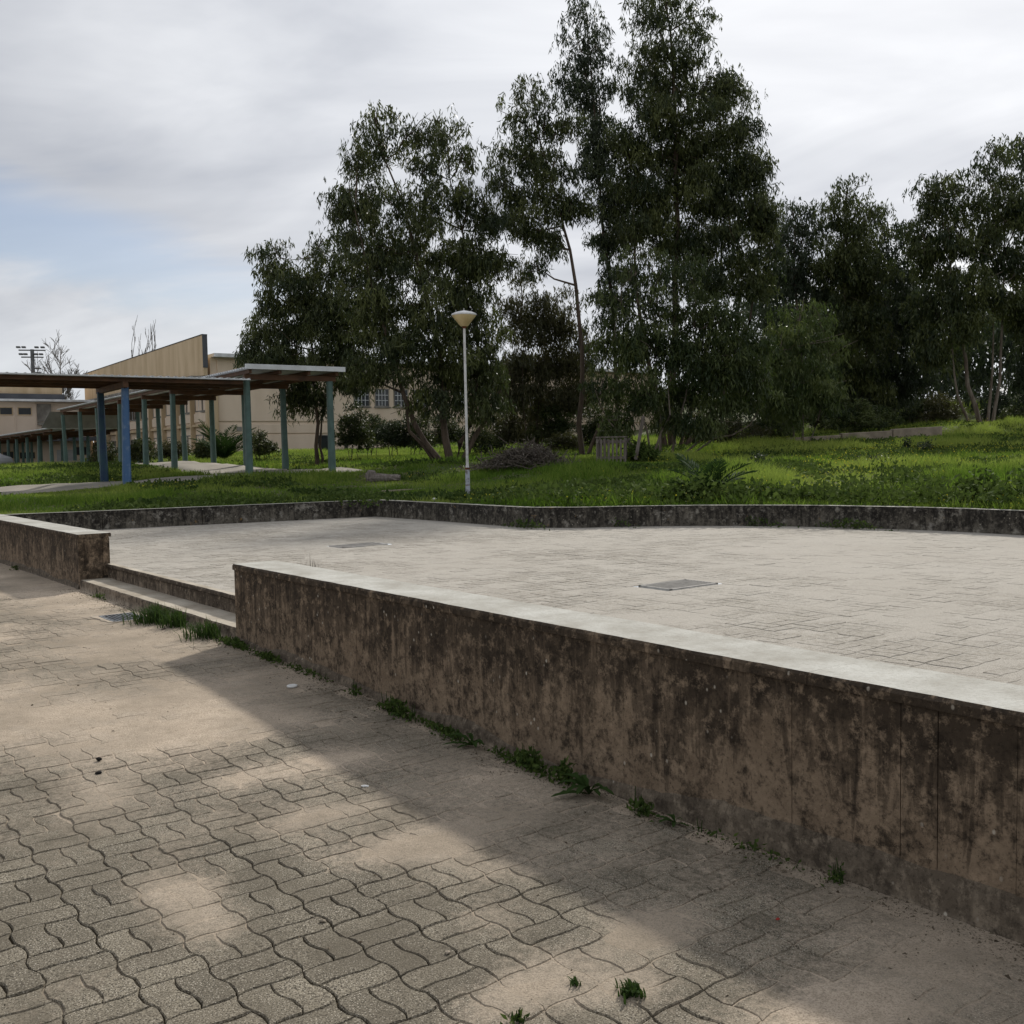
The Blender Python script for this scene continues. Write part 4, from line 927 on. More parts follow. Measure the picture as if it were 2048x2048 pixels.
    for i, (x, y, w, h, Y, lab, lm) in enumerate((
            (705, 905, 46, 90, 36, 'dark round-headed shrub on thin stems behind the grey stump', 'leaf_dark'), (785, 893, 46, 56, 40, 'loose grey-green shrub against the school wall', 'leaf_blue'),
            (745, 895, 40, 66, 41, 'dense dark shrub beside the round-headed one', 'leaf_dark'),
            (1283, 918, 30, 34, 27.8, 'leafy green bramble against the slatted bin', 'weed'), (1540, 880, 60, 60, 39, 'low dark undergrowth bush left of the lighter small tree', 'leaf_mid'),
            (1700, 862, 66, 56, 41, 'low bush at the foot of the domed tree', 'leaf_mid'), (1880, 850, 50, 56, 44, 'twiggy bush beside the pale leaning trunks', 'leaf_brown'), (2030, 845, 44, 34, 43, 'low dark bush right of the pale leaning trunks', 'leaf_dark'),
            (1480, 886, 60, 50, 37, 'bushy undergrowth beside the grey hanging stems', 'leaf_brown'), (1760, 858, 44, 40, 42, 'small bush above the end of the grassy kerb', 'leaf_mid'),
            (280, 925, 36, 50, 44, 'dark shrub between the walkway columns', 'leaf_dark'), (345, 920, 26, 40, 46, 'small olive shrub below the school windows', 'leaf_brown'), (415, 918, 30, 34, 45, 'low dark shrub before the school corner', 'leaf_dark'),
            (520, 912, 30, 56, 40, 'round dark shrub right of the school corner palm', 'leaf_dark'), (205, 932, 30, 46, 50, 'shrub behind the dark blue column', 'leaf_dark'),
            (830, 897, 46, 70, 40, 'tall dark undergrowth left of the leaning stems', 'leaf_dark'), (1015, 897, 44, 80, 41, 'tall brownish undergrowth behind the brush pile', 'leaf_brown'), (1060, 893, 44, 70, 43, 'dark tangled shrub under the brownish thicket', 'leaf_dark'), (1105, 897, 40, 90, 40, 'upright dark shrub left of the slender trunk', 'leaf_mid'), (1190, 902, 44, 90, 38, 'dark tangle between the slender trunk and the grey hanging stems', 'leaf_dark'), (1400, 890, 60, 70, 38, 'brown tangle behind the arching bare branch', 'leaf_brown'), (890, 893, 44, 70, 44, 'shadowed shrub behind the leaning stems', 'leaf_dark'),
            (1660, 866, 60, 80, 44, 'tall dark undergrowth between the small tree and the domed tree', 'leaf_dark'), (1830, 852, 56, 80, 50, 'dark bush behind the twiggy one', 'leaf_dark'), (2000, 838, 60, 50, 52, 'far dark bush seen between the pale trunks', 'leaf_blue'),
            (960, 902, 40, 40, 37, 'dark undergrowth shrub between the leaning stems', 'leaf_dark'), (1130, 905, 40, 40, 36, 'undergrowth shrub at the foot of the slender trunk', 'leaf_brown'))):
        tree('shrub', lab, Y, (x, y), [(0, (x, y), (x+4, y-h*.5)), (.3, (x+8, y), (x+w*.4, y-h*.6)), (-.3, (x-8, y), (x-w*.4, y-h*.6))],
             [(x-w*.45, y-h*.35, w*.5, h*.34), (x+w*.45, y-h*.38, w*.5, h*.36), (x, y-h*.72, w*.62, h*.34), (x+w*.1, y-h*.3, w*.6, h*.3)], lm, seed=60+i, r0=.025, ll=.13, lw=.035, cat='shrub', droop=.2, spread=.9, dens=5., gap=.36, wide=1., rc0=.30)
trees()
def far_wood():
    rs = np.random.default_rng(77); VS = []; FS = []; RN = []; nv = 0
    for i in range(120):
        x = rs.uniform(1400, 2500); Y = rs.uniform(54, 75); y = rs.uniform(560, 800); r = rs.uniform(1.4, 2.6)
        if 1960 < x < 2030 and rs.random() < .7: continue
        V, F, rn = blob_leaves(rs, atY(x, y, Y), np.array([r, r, r]), 1.5, .42, .12, gap=.38, rc0=1.0); VS.append(V); FS.append(F+nv); RN.append(rn); nv += len(V)
    o = np_mesh('far_wood', np.concatenate(VS), np.concatenate(FS), M['leaf_blue'], attrs={'rnd': ('POINT', np.concatenate(RN))})
    tag(o, 'dense dark wood closing the view behind the right-hand trees', 'wood', kind='stuff')
far_wood()
def bare_tree(label, x, y, Y, h, spread, n, seed, r0=.10):
    rs = np.random.default_rng(seed); b = atY(x, y, Y); b[2] = lz(b[0], b[1])
    t = thing('bare_tree', b, label, 'tree'); mb = MB()
    def grow(p, d, l, r, lev):
        e = p+d*l; m = (p+e)/2+rs.normal(0, l*.04, 3); mb.tube([p, m, e], [r, r*.8, r*.6], 4 if lev else 6, False)
        if lev >= 4: return
        for k in range(n if lev else n+3):
            q = d+rs.normal(0, spread, 3); q[2] = abs(q[2])*.8+.45; q /= np.linalg.norm(q)
            f = rs.uniform(.25, 1.) if lev == 0 else rs.uniform(.3, 1.)
            grow(p+(e-p)*f, q, l*rs.uniform(.42, .68), max(r*.5, .024), lev+1)
    MB_ = mb; grow(b-Z3*.2, np.array([0, 0, 1.]), h*.45, r0, 0)
    mb.build('trunk', M['barewood'], t)
bare_tree('bare leafless tree behind the floodlight mast', 118, 915, 105, 15.5, .5, 5, 5, .13)
bare_tree('bare poplar top above the middle of the sloping parapet', 280, 900, 115, 19.5, .2, 2, 6, .14)
bare_tree('smaller bare poplar top just right of the other one', 306, 900, 118, 19, .15, 2, 8, .12)

# ------------------------------------------------------------------ grass, ground cover, flowers
def grass():
    rs = np.random.default_rng(5)
    def pts(n, rmin, rmax, pw=1.0):
        th = rs.uniform(math.radians(-31), math.radians(31), n); u = rs.random(n); r = (rmin**pw+u*(rmax**pw-rmin**pw))**(1/pw)
        x = np.sin(th)*r; y = np.cos(th)*r; a = x*dA[0]+y*dA[1]; b = x*dBv[0]+y*dBv[1]
        ok = (~inpoly(a, b, FARPOLY)) & (pdist(a, b, FARPOLY) > .2) & (b > 3.6)
        q = np.stack([x-WO[0], y-WO[1]], 1); u1 = q @ U[:2]; r1 = q @ R_[:2]                  # keep the paths clear
        ok &= ~((np.abs(u1-.9) < 1.4) & (r1 < 3.2)) & ~((np.abs(r1-1.18) < 1.35) & (u1 > 2.5))
        x, y = x[ok], y[ok]
        return np.stack([x, y, lawnz(x, y)-.01], 1)
    # blades
    P = pts(520000, 14, 62, .8); n = len(P)
    dry = fbm(P[:, 0]*.35+3, P[:, 1]*.35, 3); tall = .55+1.2*sstep(fbm(P[:, 0]*.6, P[:, 1]*.6+8, 3), .42, .68)
    dist = np.hypot(P[:, 0], P[:, 1]); h = rs.uniform(.05, .14, n)*tall*(1+.45*sstep(P[:, 0], -1, 4)); w = (.006+.00028*dist)*rs.uniform(.7, 1.3, n)
    th = rs.uniform(0, 2*np.pi, n); s = np.stack([np.cos(th), np.sin(th), 0*th], 1); ln = rs.normal(0, .45, (n, 2))*h[:, None]
    V = np.stack([P-s*w[:, None], P+s*w[:, None], P+np.concatenate([ln, h[:, None]], 1)], 1).reshape(-1, 3)
    rn = np.clip((dry-.5)*2.4+.5+.25*sstep(P[:, 0], 1, 8)+rs.normal(0, .2, n), 0, 1)
    o = np_mesh('grass', V, np.arange(3*n).reshape(n, 3), M['grass'], attrs={'rnd': ('POINT', np.repeat(rn, 3))})
    tag(o, 'short green grass over the lawn', 'grass', kind='stuff')
    # broad-leaved ground cover in drifts, thick along the back of the wall
    P = pts(230000, 14, 48, .7); a = P @ dA; b = P @ dBv; d = pdist(a, b, FARPOLY)
    dn = fbm(P[:, 0]*.5+40, P[:, 1]*.5+7, 3)
    right = sstep(P[:, 0], -1.5, 1.0)
    keep = (dn+.36*right*(1-sstep(d, .3, 2.4))+.06*right+.08*(1-sstep(d, .2, .9)) > .57) & (rs.random(len(P)) < .75); P = P[keep]; d = d[keep]; right = right[keep]; n = len(P)
    P[:, 2] += rs.random(n)*(.10+.34*right*(1-sstep(d, .5, 2.0))*fbm(a[keep]*1.7, b[keep]*1.7+5, 2)*1.6)
    V, F = leaves(rs, P, .10, .06, -.35, .8)
    rn = np.clip(fbm(P[:, 0]*.9+4, P[:, 1]*.9, 2)+rs.normal(0, .22, n), 0, 1)
    o = np_mesh('ground_cover', V, F, M['weed'], attrs={'rnd': ('POINT', np.repeat(rn, 4))}); tag(o, 'broad-leaved weeds growing through the lawn', 'weeds', kind='stuff')
    # yellow flowers
    P = pts(60000, 14, 46, .8); dn = fbm(P[:, 0]*.4+70, P[:, 1]*.4+2, 3); k = (dn+.16*sstep(P[:, 0], -1, 6) > .66) & (rs.random(len(P)) < .30); P = P[k]; n = len(P); P[:, 2] += rs.uniform(.08, .22, n)
    V, F = leaves(rs, P, .028, .026, 0, 1.)
    o = np_mesh('wildflowers', V, F, M['flower'], attrs={'rnd': ('POINT', np.repeat(rs.random(n), 4))}); tag(o, 'pale yellow wildflowers dotted over the grass', 'flowers', kind='stuff')
grass()

def palm(label, P, n, l, seed, up=1.1, mat='palm', name='young_palm'):
    rs = np.random.default_rng(seed); t = thing(name, P, label, 'palm')
    VS = []; 
    for f in range(n):
        az = 2*np.pi*f/n+rs.normal(0, .2); el = up*rs.uniform(.55, 1.1); L0 = l*rs.uniform(.75, 1.1); m = 14
        s = np.linspace(0, 1, m); ang = el-s*rs.uniform(.5, .9); hx = np.concatenate([[0], np.cumsum(np.cos(ang[:-1]))])/m*L0; hz = np.concatenate([[0], np.cumsum(np.sin(ang[:-1]))])/m*L0
        d = np.array([math.cos(az), math.sin(az), 0]); R = P+hx[:, None]*d+hz[:, None]*Z3+Z3*.05; sd_ = np.array([-d[1], d[0], 0])
        mb = MB(); mb.tube(R, list(np.linspace(.014, .004, m)), 4)
        for i in range(2, m):
            tg = R[i]-R[i-1]; tg /= np.linalg.norm(tg)
            for k in (-1, 1):
                for off in (0, .5):
                    p0 = R[i-1]+(R[i]-R[i-1])*off; ll = l*.26*math.sin(math.pi*(.12+.85*(i+off)/m))+.05; dr = sd_*k*.75+tg*.7+Z3*.22+rs.normal(0, .07, 3); dr /= np.linalg.norm(dr)
                    mb.add([p0, p0+dr*ll*.5+tg*.016*l, p0+dr*ll-Z3*ll*.1, p0+dr*ll*.5-tg*.016*l], [(0, 1, 2, 3)])
        o = mb.build('frond', M[mat], t)
    return t
pp = onz(1418, 1008, .74); a_, b_ = AB(pp); pb = atY(1418, 985, 17.2); pb[2] = lz(pb[0], pb[1])+.02
palm('young feathery palm rising from the weeds behind the curved wall', pb, 15, 1.05, 3)
pb = atY(447, 915, 43); pb[2] = lz(pb[0], pb[1]); palm('spreading dark palm before the school corner between the walkway columns', pb, 20, 2.0, 4, 1.2)

# ------------------------------------------------------------------ things on the grass
def bin_():
    p = atY(1222, 926, 27.2); p[2] = lz(p[0], p[1])
    t = thing('slatted_bin', p, 'weathered grey wooden slatted compost bin under the trees', 'bin')
    X = np.array([.985, -.17, 0]); X /= np.linalg.norm(X); Y = np.array([.17, .985, 0]); rs = np.random.default_rng(2)
    def side(o, d, n, L0, k):
        for i in range(k):
            x = L0*i/(k-1); h = .66+rs.uniform(-.03, .03); w = .024
            mb = MB(); mb.box(o, d, n, (x-w, x+w), (0, .02), (-.05, h)); mb.build('slat', M['greywood'], t)
        for z in (.12, .55): mb = MB(); mb.box(o, d, n, (-.03, L0+.03), (.021, .05), (z, z+.07)); mb.build('rail', M['greywood'], t)
    o = p-X*.36
    side(o, X, Y, .72, 8); side(o+X*.75, Y, -X, .8, 8); side(o+Y*.85, X, Y, .8, 8); side(o-X*.03, Y, X, .8, 8)
    mb = MB(); mb.box(o, X, Y, (-.05, .80), (-.03, .04), (.69, .72)); mb.build('top_rail', M['greywood'], t)
    q = p+X*.62+Y*.3
    t2 = thing('plank', q, 'pale plank leaning up out of the slatted bin', 'plank')
    v = np.array([.19, .05, 1.]); v /= np.linalg.norm(v); s = np.array([1, 0, -.19]); s /= np.linalg.norm(s)
    c = [q+v*l+s*a+Y*b for l in (.1, 1.28) for (a, b) in ((-.045, 0), (.045, 0), (.045, .03), (-.045, .03))]
    MB().add(c, [(3, 2, 1, 0), (4, 5, 6, 7), (0, 1, 5, 4), (1, 2, 6, 5), (2, 3, 7, 6), (3, 0, 4, 7)]).build('board', M['greywood'], t2)
bin_()
def stump():
    p = atY(766, 948, 25.5); p[2] = lz(p[0], p[1]); rs = np.random.default_rng(9); t = thing('log', p, 'grey weathered log lying in the grass left of the lamp post', 'log')
    n = 12; V = []; m = 9
    for i in range(m):
        x = -.42+.84*i/(m-1); h = .23-.07*(i/(m-1))
        for j in range(n):
            th = 2*math.pi*j/n; r = 1+rs.normal(0, .06); V.append(p+np.array([x+rs.normal(0, .012), .16*math.cos(th)*r, .08+(h-.08)*math.sin(th)*r]))
    F = [(i*n+j, i*n+(j+1) % n, (i+1)*n+(j+1) % n, (i+1)*n+j) for i in range(m-1) for j in range(n)]+[tuple(range(n))[::-1], tuple(range((m-1)*n, m*n))]
    MB().add(V, F).build('wood', M['greywood'], t)
    MB().tube([p+np.array([-.3, 0, .1]), p+np.array([-.28, -.03, .27])], [.16, .10], 9).build('stub', M['greywood'], t)
stump()
def kerbs():
    t0 = None; A_ = atY(1575, 891, 35); B_ = atY(1882, 873, 36.5); n = 3
    t = thing('garden_kerb', A_, 'low concrete kerb running up the grassy slope on the right', 'kerb')
    d = (B_-A_)/n
    for i in range(n):
        p = A_+d*i; q = A_+d*(i+1); u = d/np.linalg.norm(d); s = np.array([-u[1], u[0], 0]); s /= np.linalg.norm(s)
        c = [e+s*w+Z3*z for e in (p+u*.02, q-u*.02) for (w, z) in ((-.1, -.25), (.1, -.25), (.1, .26+.05*i), (-.1, .26+.05*i))]
        MB().add(c, [(3, 2, 1, 0), (4, 5, 6, 7), (0, 1, 5, 4), (1, 2, 6, 5), (2, 3, 7, 6), (3, 0, 4, 7)]).build('kerb_stone', M['kerb'], t, .015)
    A_ = atY(765, 968, 22.3); B_ = atY(850, 963, 23.3); t = thing('kerb', A_, 'half-buried concrete edging strip in the grass below the log', 'kerb')
    A_[2] = lz(*A_[:2]); B_[2] = lz(*B_[:2]); u = B_-A_; ln = np.linalg.norm(u); u /= ln; s = np.array([-u[1], u[0], 0])
    mb = MB(); mb.box(A_, u*np.array([1, 1, 0]), s, (0, ln), (-.05, .05), (-.1, .05)); mb.build('edging_strip', M['kerb'], t, .01)
kerbs()
def brush():
    rs = np.random.default_rng(12); p = atY(1050, 943, 26.5); p[2] = lz(p[0], p[1])
    t = thing('brush_pile', p, 'heap of cut dead branches on the grass right of the lamp post', 'brush pile'); mb = MB()
    for i in range(200):
        c = p+np.array([rs.normal(0, .62), rs.normal(0, .35), 0]); hh = .5*math.exp(-((c[0]-p[0])/.9)**2)*rs.random(); d = rs.normal(0, 1, 3)*np.array([1, .6, .5]); d /= np.linalg.norm(d); l = rs.uniform(.3, 1.1)
        a = c+Z3*(hh+.03); mb.tube([a-d*l/2, a+rs.normal(0, .04, 3), a+d*l/2], [.012, .009, .004], 4)
    mb.build('branches', M['twig'], t)['kind'] = 'stuff'
    C = p+np.stack([rs.normal(0, .62, 5200), rs.normal(0, .36, 5200), 0*np.zeros(5200)], 1); C[:, 2] += (.30+.5*fbm(C[:, 0]*2.2, C[:, 1]*2.2, 2))*np.exp(-((C[:, 0]-p[0])/.95)**2)*rs.random(5200)**.8+.03
    V, F = leaves(rs, C, .12, .022, .1, 1.)
    o = np_mesh('dead_leaves', V, F, M['dead'], t, attrs={'rnd': ('POINT', np.repeat(rs.random(5200), 4))}); o['kind'] = 'stuff'
brush()
def fallen_limb():
    p = atY(1390, 893, 32); pts = [atY(x, y, 31.5) for x, y in ((1388, 888), (1430, 876), (1465, 870), (1500, 850), (1520, 815), (1524, 790))]
    pts[0][2] = lz(*pts[0][:2]); t = thing('fallen_branch', pts[0], 'bare curved branch arching out of the undergrowth', 'branch')
    MB().tube(pts, [.03, .028, .025, .02, .014, .006], 6).build('limb', M['bark_pale'], t, smooth=True)
fallen_limb()
def mast():
    p = atY(74, 920, 120); p[2] = lz(p[0], p[1]); t = thing('floodlight_mast', p, 'grey floodlight mast with two rows of lamps before the bare tree', 'mast')
    H = (920-702)*120/FPX+1.62-p[2]; X = np.array([1., .25, 0])/1.03
    MB().tube([p-Z3*.3, p+Z3*H], [.30, .22], 8).build('pole', M['mast'], t)
    for z, w in ((H-.1, 1.45), (H-.9, 1.2)):
        MB().tube([p+Z3*z-X*w, p+Z3*z+X*w], .08, 5).build('crossarm', M['mast'], t)
        for k in (-1., -.6, .35, .8):
            q = p+Z3*(z+.35)+X*w*k; mb = MB(); mb.box(q, X, np.array([-X[1], X[0], 0]), (-.22, .22), (-.3, .15), (-.11, .09)); mb.build('floodlight', M['mast'], t, .03)
    for z in (H-2.2, H-2.7): MB().tube([p+Z3*z-X*.1, p+Z3*z+X*.9], .09, 5).build('bracket', M['mast'], t)
mast()
def car():
    p = atY(-52, 960, 58); p[2] = lz(p[0], p[1])-.05
    t = thing('parked_car', p, 'silver parked car at the far end of the path', 'car'); X = np.array([.94, -.34, 0]); Yv = np.array([.34, .94, 0])
    prof = [(-2.1, .35), (-2.1, .8), (-1.9, .95), (-1.35, 1.0), (-.75, 1.42), (.65, 1.45), (1.3, 1.02), (2.0, .85), (2.15, .6), (2.1, .35)]
    def shell(pr, y0, y1): 
        n = len(pr); V = [p+X*x+Yv*y0+Z3*z for x, z in pr]+[p+X*x+Yv*y1+Z3*z for x, z in pr]
        return V, [tuple(range(n))[::-1], tuple(range(n, 2*n))]+[(i, (i+1) % n, n+(i+1) % n, n+i) for i in range(n)]
    MB().add(*shell(prof, -.85, .85)).build('body', M['car'], t, .05)
    for y0, y1 in ((-.862, -.84), (.84, .862)):
        MB().add(*shell([(-1.2, 1.02), (-.7, 1.36), (.6, 1.38), (1.15, 1.03)], y0, y1)).build('side_window', M['glass'], t)
    for x in (-1.35, 1.35):
        for y in (-.8, .8):
            w = MB().tube([p+X*x+Yv*(y-.1)+Z3*.31, p+X*x+Yv*(y+.1)+Z3*.31], .31, 18).build('wheel', M['rubber'], t)
            MB().tube([p+X*x+Yv*(y-.115)+Z3*.31, p+X*x+Yv*(y+.115)+Z3*.31], .19, 14).build('rim', M['steel'], w)
car()

# ------------------------------------------------------------------ weeds along the near wall and small litter
def tuft(label, a, b, z, n, h, w, spread, seed, mat='grass', name='grass_tuft', group=None):
    rs = np.random.default_rng(seed); P = W(a, b, z); t = thing(name, P, label, 'weed', group); V = []; F = []
    for i in range(n):
        o = P+np.array([rs.normal(0, w*.45), rs.normal(0, w*.45), 0]); az = rs.uniform(0, 2*np.pi); l = h*rs.uniform(.5, 1.15); tl = spread*rs.uniform(.2, 1.)
        d = np.array([math.cos(az), math.sin(az), 0]); s = np.array([-d[1], d[0], 0]); bw = rs.uniform(.0022, .0045); k = len(V)
        if (o @ dBv) > b+.02: o = o-dBv*((o @ dBv)-b-.02)
        if (d @ dBv) > .2: d = d-dBv*(d @ dBv)*.9
        for q, f in ((0, 1.), (.4, 1.), (.75, .7)):
            c = o+d*l*tl*q*q+Z3*l*q*(1-.3*tl*q); V += [c-s*bw*f, c+s*bw*f]
        V.append(o+d*l*tl+Z3*l*(1-.45*tl)); F += [(k, k+1, k+3, k+2), (k+2, k+3, k+5, k+4), (k+4, k+5, k+6)]
    me = MB(); me.add(V, F); o = me.build('blades', M[mat], t); o['kind'] = 'stuff'; return t
def leafy(label, a, b, z, n, h, w, seed, leaf=.035, name='weed_clump'):
    rs = np.random.default_rng(seed); P = W(a, b, z); t = thing(name, P, label, 'weed')
    u = rs.normal(0, 1, (n, 3)); C = np.zeros((n, 3)); aa = rs.normal(0, w*.5, n); bb = -np.abs(rs.normal(0, .035, n)); C = P+aa[:, None]*dA+bb[:, None]*dBv
    C[:, 2] += .62*h*rs.random(n)*np.exp(-(aa/w)**2)
    V, F = leaves(rs, C, leaf*.8, leaf*.4, -.5, .8)
    mb = MB()
    for i in range(7):
        q = P+dA*rs.normal(0, w*.4)-dBv*.02; mb.tube([q-Z3*.01, q+Z3*h*rs.uniform(.5, .9)+rs.normal(0, .01, 3)], [.003, .0015], 4)
    mb.build('stems', M['weed'], t)['kind'] = 'stuff'
    np_mesh('foliage', V, F, M['weed'], t, attrs={'rnd': ('POINT', np.repeat(np.clip(rs.normal(.4, .25, n), 0, 1), 4))}); return t
def rosette(label, a, b, z, n, l, seed):
    rs = np.random.default_rng(seed); P = W(a, b, z); t = thing('dandelion_rosette', P, label, 'weed')
    for i in range(n):
        az = 2*np.pi*i/n+rs.normal(0, .2); el = rs.uniform(.3, 1.15); d = np.array([math.cos(az), math.sin(az), 0]); 
        if d @ dBv > .1: d = d-dBv*(d @ dBv)*.8; el = max(el, .8)
        s = np.array([-d[1], d[0], 0]); L0 = l*rs.uniform(.7, 1.15); m = 9; V = []; F = []
        for k in range(m):
            q = k/(m-1); c = P+d*L0*q*math.cos(el*(1-.5*q))+Z3*(L0*q*math.sin(el*(1-.75*q))+.006)
            ww = L0*.13*(math.sin(math.pi*min(1, .08+.9*q**1.2))*(1. if k % 2 else .62)+.08); V += [c-s*ww+Z3*ww*.3, c, c+s*ww+Z3*ww*.3]
        for k in range(m-1): F += [(3*k, 3*k+1, 3*k+4, 3*k+3), (3*k+1, 3*k+2, 3*k+5, 3*k+4)]
        MB().add(V, F).build('leaf', M['weed'], t)
    return t
tuft('tall bright grass tuft between the drain grate and the step', 9.02, 3.07, hp(9.02)-.002, 420, .19, .24, 1.1, 41, 'weed')
tuft('second grass tuft growing out beneath the step edge', 8.62, 3.10, hp(8.62)-.002, 150, .20, .14, 1., 42, 'weed')
leafy('dark broad-leaved weed under the middle of the step', 8.72, 3.15, hp(8.72)-.002, 130, .17, .12, 43, .05)
tuft('grass tuft where the step meets the long wall', 7.95, 3.10, hp(7.95)-.002, 260, .17, .22, 1., 44, 'weed')
leafy('dark creeping weeds at the left corner of the long wall', 7.45, 3.13, hp(7.45)-.002, 320, .08, .30, 45, .04)
leafy('low creeping green strip along the foot of the long wall near the steps', 6.85, 3.14, hp(6.85)-.002, 260, .06, .22, 46, .035)
leafy('small upright weed at the wall foot beside the bottle cap', 5.62, 3.15, hp(5.62)-.002, 60, .08, .06, 47, .03)
leafy('spreading weed patch at the wall foot with one tall stem', 5.08, 3.12, hp(5.08)-.002, 330, .13, .20, 48, .04)
rosette('dandelion rosette with upright leaves between two weed patches', 4.33, 3.10, hp(4.33)-.002, 11, .15, 49)
leafy('low weed strip running up to the first dandelion', 4.55, 3.13, hp(4.55)-.002, 200, .06, .16, 50, .035)
leafy('bushy weed with three leafy heads at the wall foot', 3.86, 3.12, hp(3.86)-.002, 330, .14, .17, 51, .04)
leafy('upright leafy weed beside the large dandelion', 3.60, 3.13, hp(3.60)-.002, 170, .15, .08, 52, .04)
rosette('large dark dandelion rosette against the long wall', 3.40, 3.08, hp(3.40)-.002, 13, .19, 53)
leafy('small round weed right of the large dandelion', 3.08, 3.12, hp(3.08)-.002, 130, .10, .08, 54, .035)
rosette('small flat weed with two pale leaf tips at the wall foot', 2.90, 3.11, hp(2.90)-.002, 8, .10, 55)
leafy('thin lone sprig against the damp wall foot', 2.13, 3.15, hp(2.13)-.002, 40, .10, .03, 56, .025)
tuft('short dark moss tuft between the pavers at the sand patch', 2.06, 2.02, hp(2.06)-.002, 90, .045, .045, .9, 57, 'weed', 'moss_tuft')
tuft('tiny moss sprig left of the short dark moss tuft', 2.20, 1.93, hp(2.20)-.002, 25, .03, .02, .9, 58, 'weed', 'moss_tuft')
leafy('little green seedling in the sand before the moss tuft', 2.16, 1.70, hp(2.16)-.002, 26, .03, .03, 59, .03)
tuft('dry grass wisps growing behind the coping of the long wall', 7.35, 3.75, .43, 26, .42, .16, .35, 60, 'dead', 'grass_wisps')
for i, (a, b, n, lab) in enumerate(((12.35, 10.0, 160, 'weeds at the outer corner of the low wall'), (8.6, 12.98, 260, 'dense weeds along the foot of the curved wall'), (9.9, 12.52, 120, 'sparse weeds left of the dense ones below the curved wall'), (11.6, 11.1, 90, 'grass sprigs below the curved wall near its corner'))):
    leafy(lab, a, b-.04, PLZ, n, .22, .5, 70+i, .06)
leafy('small weed tuft at the foot of the short wall left of the steps', 14.6, 3.14, hp(14.6)-.002, 60, .10, .06, 81, .035)
leafy('low scrappy weed beside the first corner of the steps', 10.9, 3.14, hp(10.9)-.002, 90, .09, .2, 82, .03)
for i, (a0, a1, n, lab) in enumerate(((6.0, 6.6, 160, 'sparse creeping weeds along the wall foot beyond the plastic lid'), (4.6, 4.9, 90, 'scrap of creeping weed between the two weed patches at the wall foot'), (2.3, 2.8, 70, 'few tiny weeds along the damp wall foot'), (4.0, 4.2, 60, 'thin weed strip right of the first dandelion'))):
    leafy(lab, (a0+a1)/2, 3.15, hp((a0+a1)/2)-.002, n, .05, (a1-a0)*.6, 140+i, .03)
def disc(name, label, cat, a, b, z, r, h, mat):
    t = thing(name, W(a, b, z), label, cat); P = W(a, b, z)
    MB().lathe(P, [(r*.92, 0), (r, h*.15), (r, h*.8), (r*.85, h), (r*.6, h*.82)], 20).build('shell', M[mat], t, smooth=True)
disc('bottle_cap', 'white plastic lid lying on the pavement near the wall', 'lid', 6.02, 2.89, hp(6.02)+.002, .034, .012, 'litter')
def bit(name, label, cat, P, size, mat, seed):
    rs = np.random.default_rng(seed); t = thing(name, P, label, cat); bm = bmesh.new(); bmesh.ops.create_icosphere(bm, subdivisions=1, radius=1)
    V = [np.array(P)+np.array(v.co)*np.array(size)*(1+rs.normal(0, .14))+Z3*size[2]*.8 for v in bm.verts]; F = [tuple(v.index for v in f.verts) for f in bm.faces]; bm.free()
    MB().add(V, F).build('piece', M[mat], t)
bit('cigarette_end', 'white cigarette end on the pavement beside the shadow of the wall', 'litter', W(4.14, 2.34, hp(4.14)), (.022, .008, .006), 'litter', 1)
bit('stone', 'dark blackened lump on the sandy pavement', 'stone', W(5.28, 1.47, hp(5.28)), (.016, .012, .012), 'dark', 2)
bit('stone', 'second dark lump with a brown stain beside the blackened one', 'stone', W(5.08, 1.41, hp(5.08)), (.02, .012, .009), 'dark', 3)
bit('scrap', 'tiny red scrap on the shaded pavement below the long wall', 'litter', W(2.08, 2.72, .052), (.008, .006, .004), 'red', 4)
P = atY(868, 992, 18.6); P[2] = lz(*P[:2])+.05; bit('paper_scrap', 'crumpled white paper in the grass left of the lamp post', 'litter', P, (.05, .04, .035), 'litter', 5)
rs_ = np.random.default_rng(31)
for i, (a, b, lab) in enumerate(((8.15, 3.0, 'pale pebble below the step beside the corner grass tuft'), (7.6, 2.85, 'pebble lying just off the corner of the long wall'), (7.2, 2.95, 'pebble beside the creeping weeds of the long wall'),
                                 (5.9, 2.95, 'pebble next to the white plastic lid'), (3.05, 1.55, 'lone pebble on bare pavers beside the big sand patch'), (2.6, 1.75, 'pebble near the moss tuft on the pavers'))):
    bit('pebble', lab, 'pebble', W(a, b, hp(a)+.001), tuple(rs_.uniform(.007, .014, 3)*np.array([1.3, 1, .6])), 'stone', 90+i)
bit('stick', 'short dark stick lying below the step near the grass tufts', 'stick', W(8.55, 2.95, hp(8.5)), (.012, .06, .008), 'bark', 120)

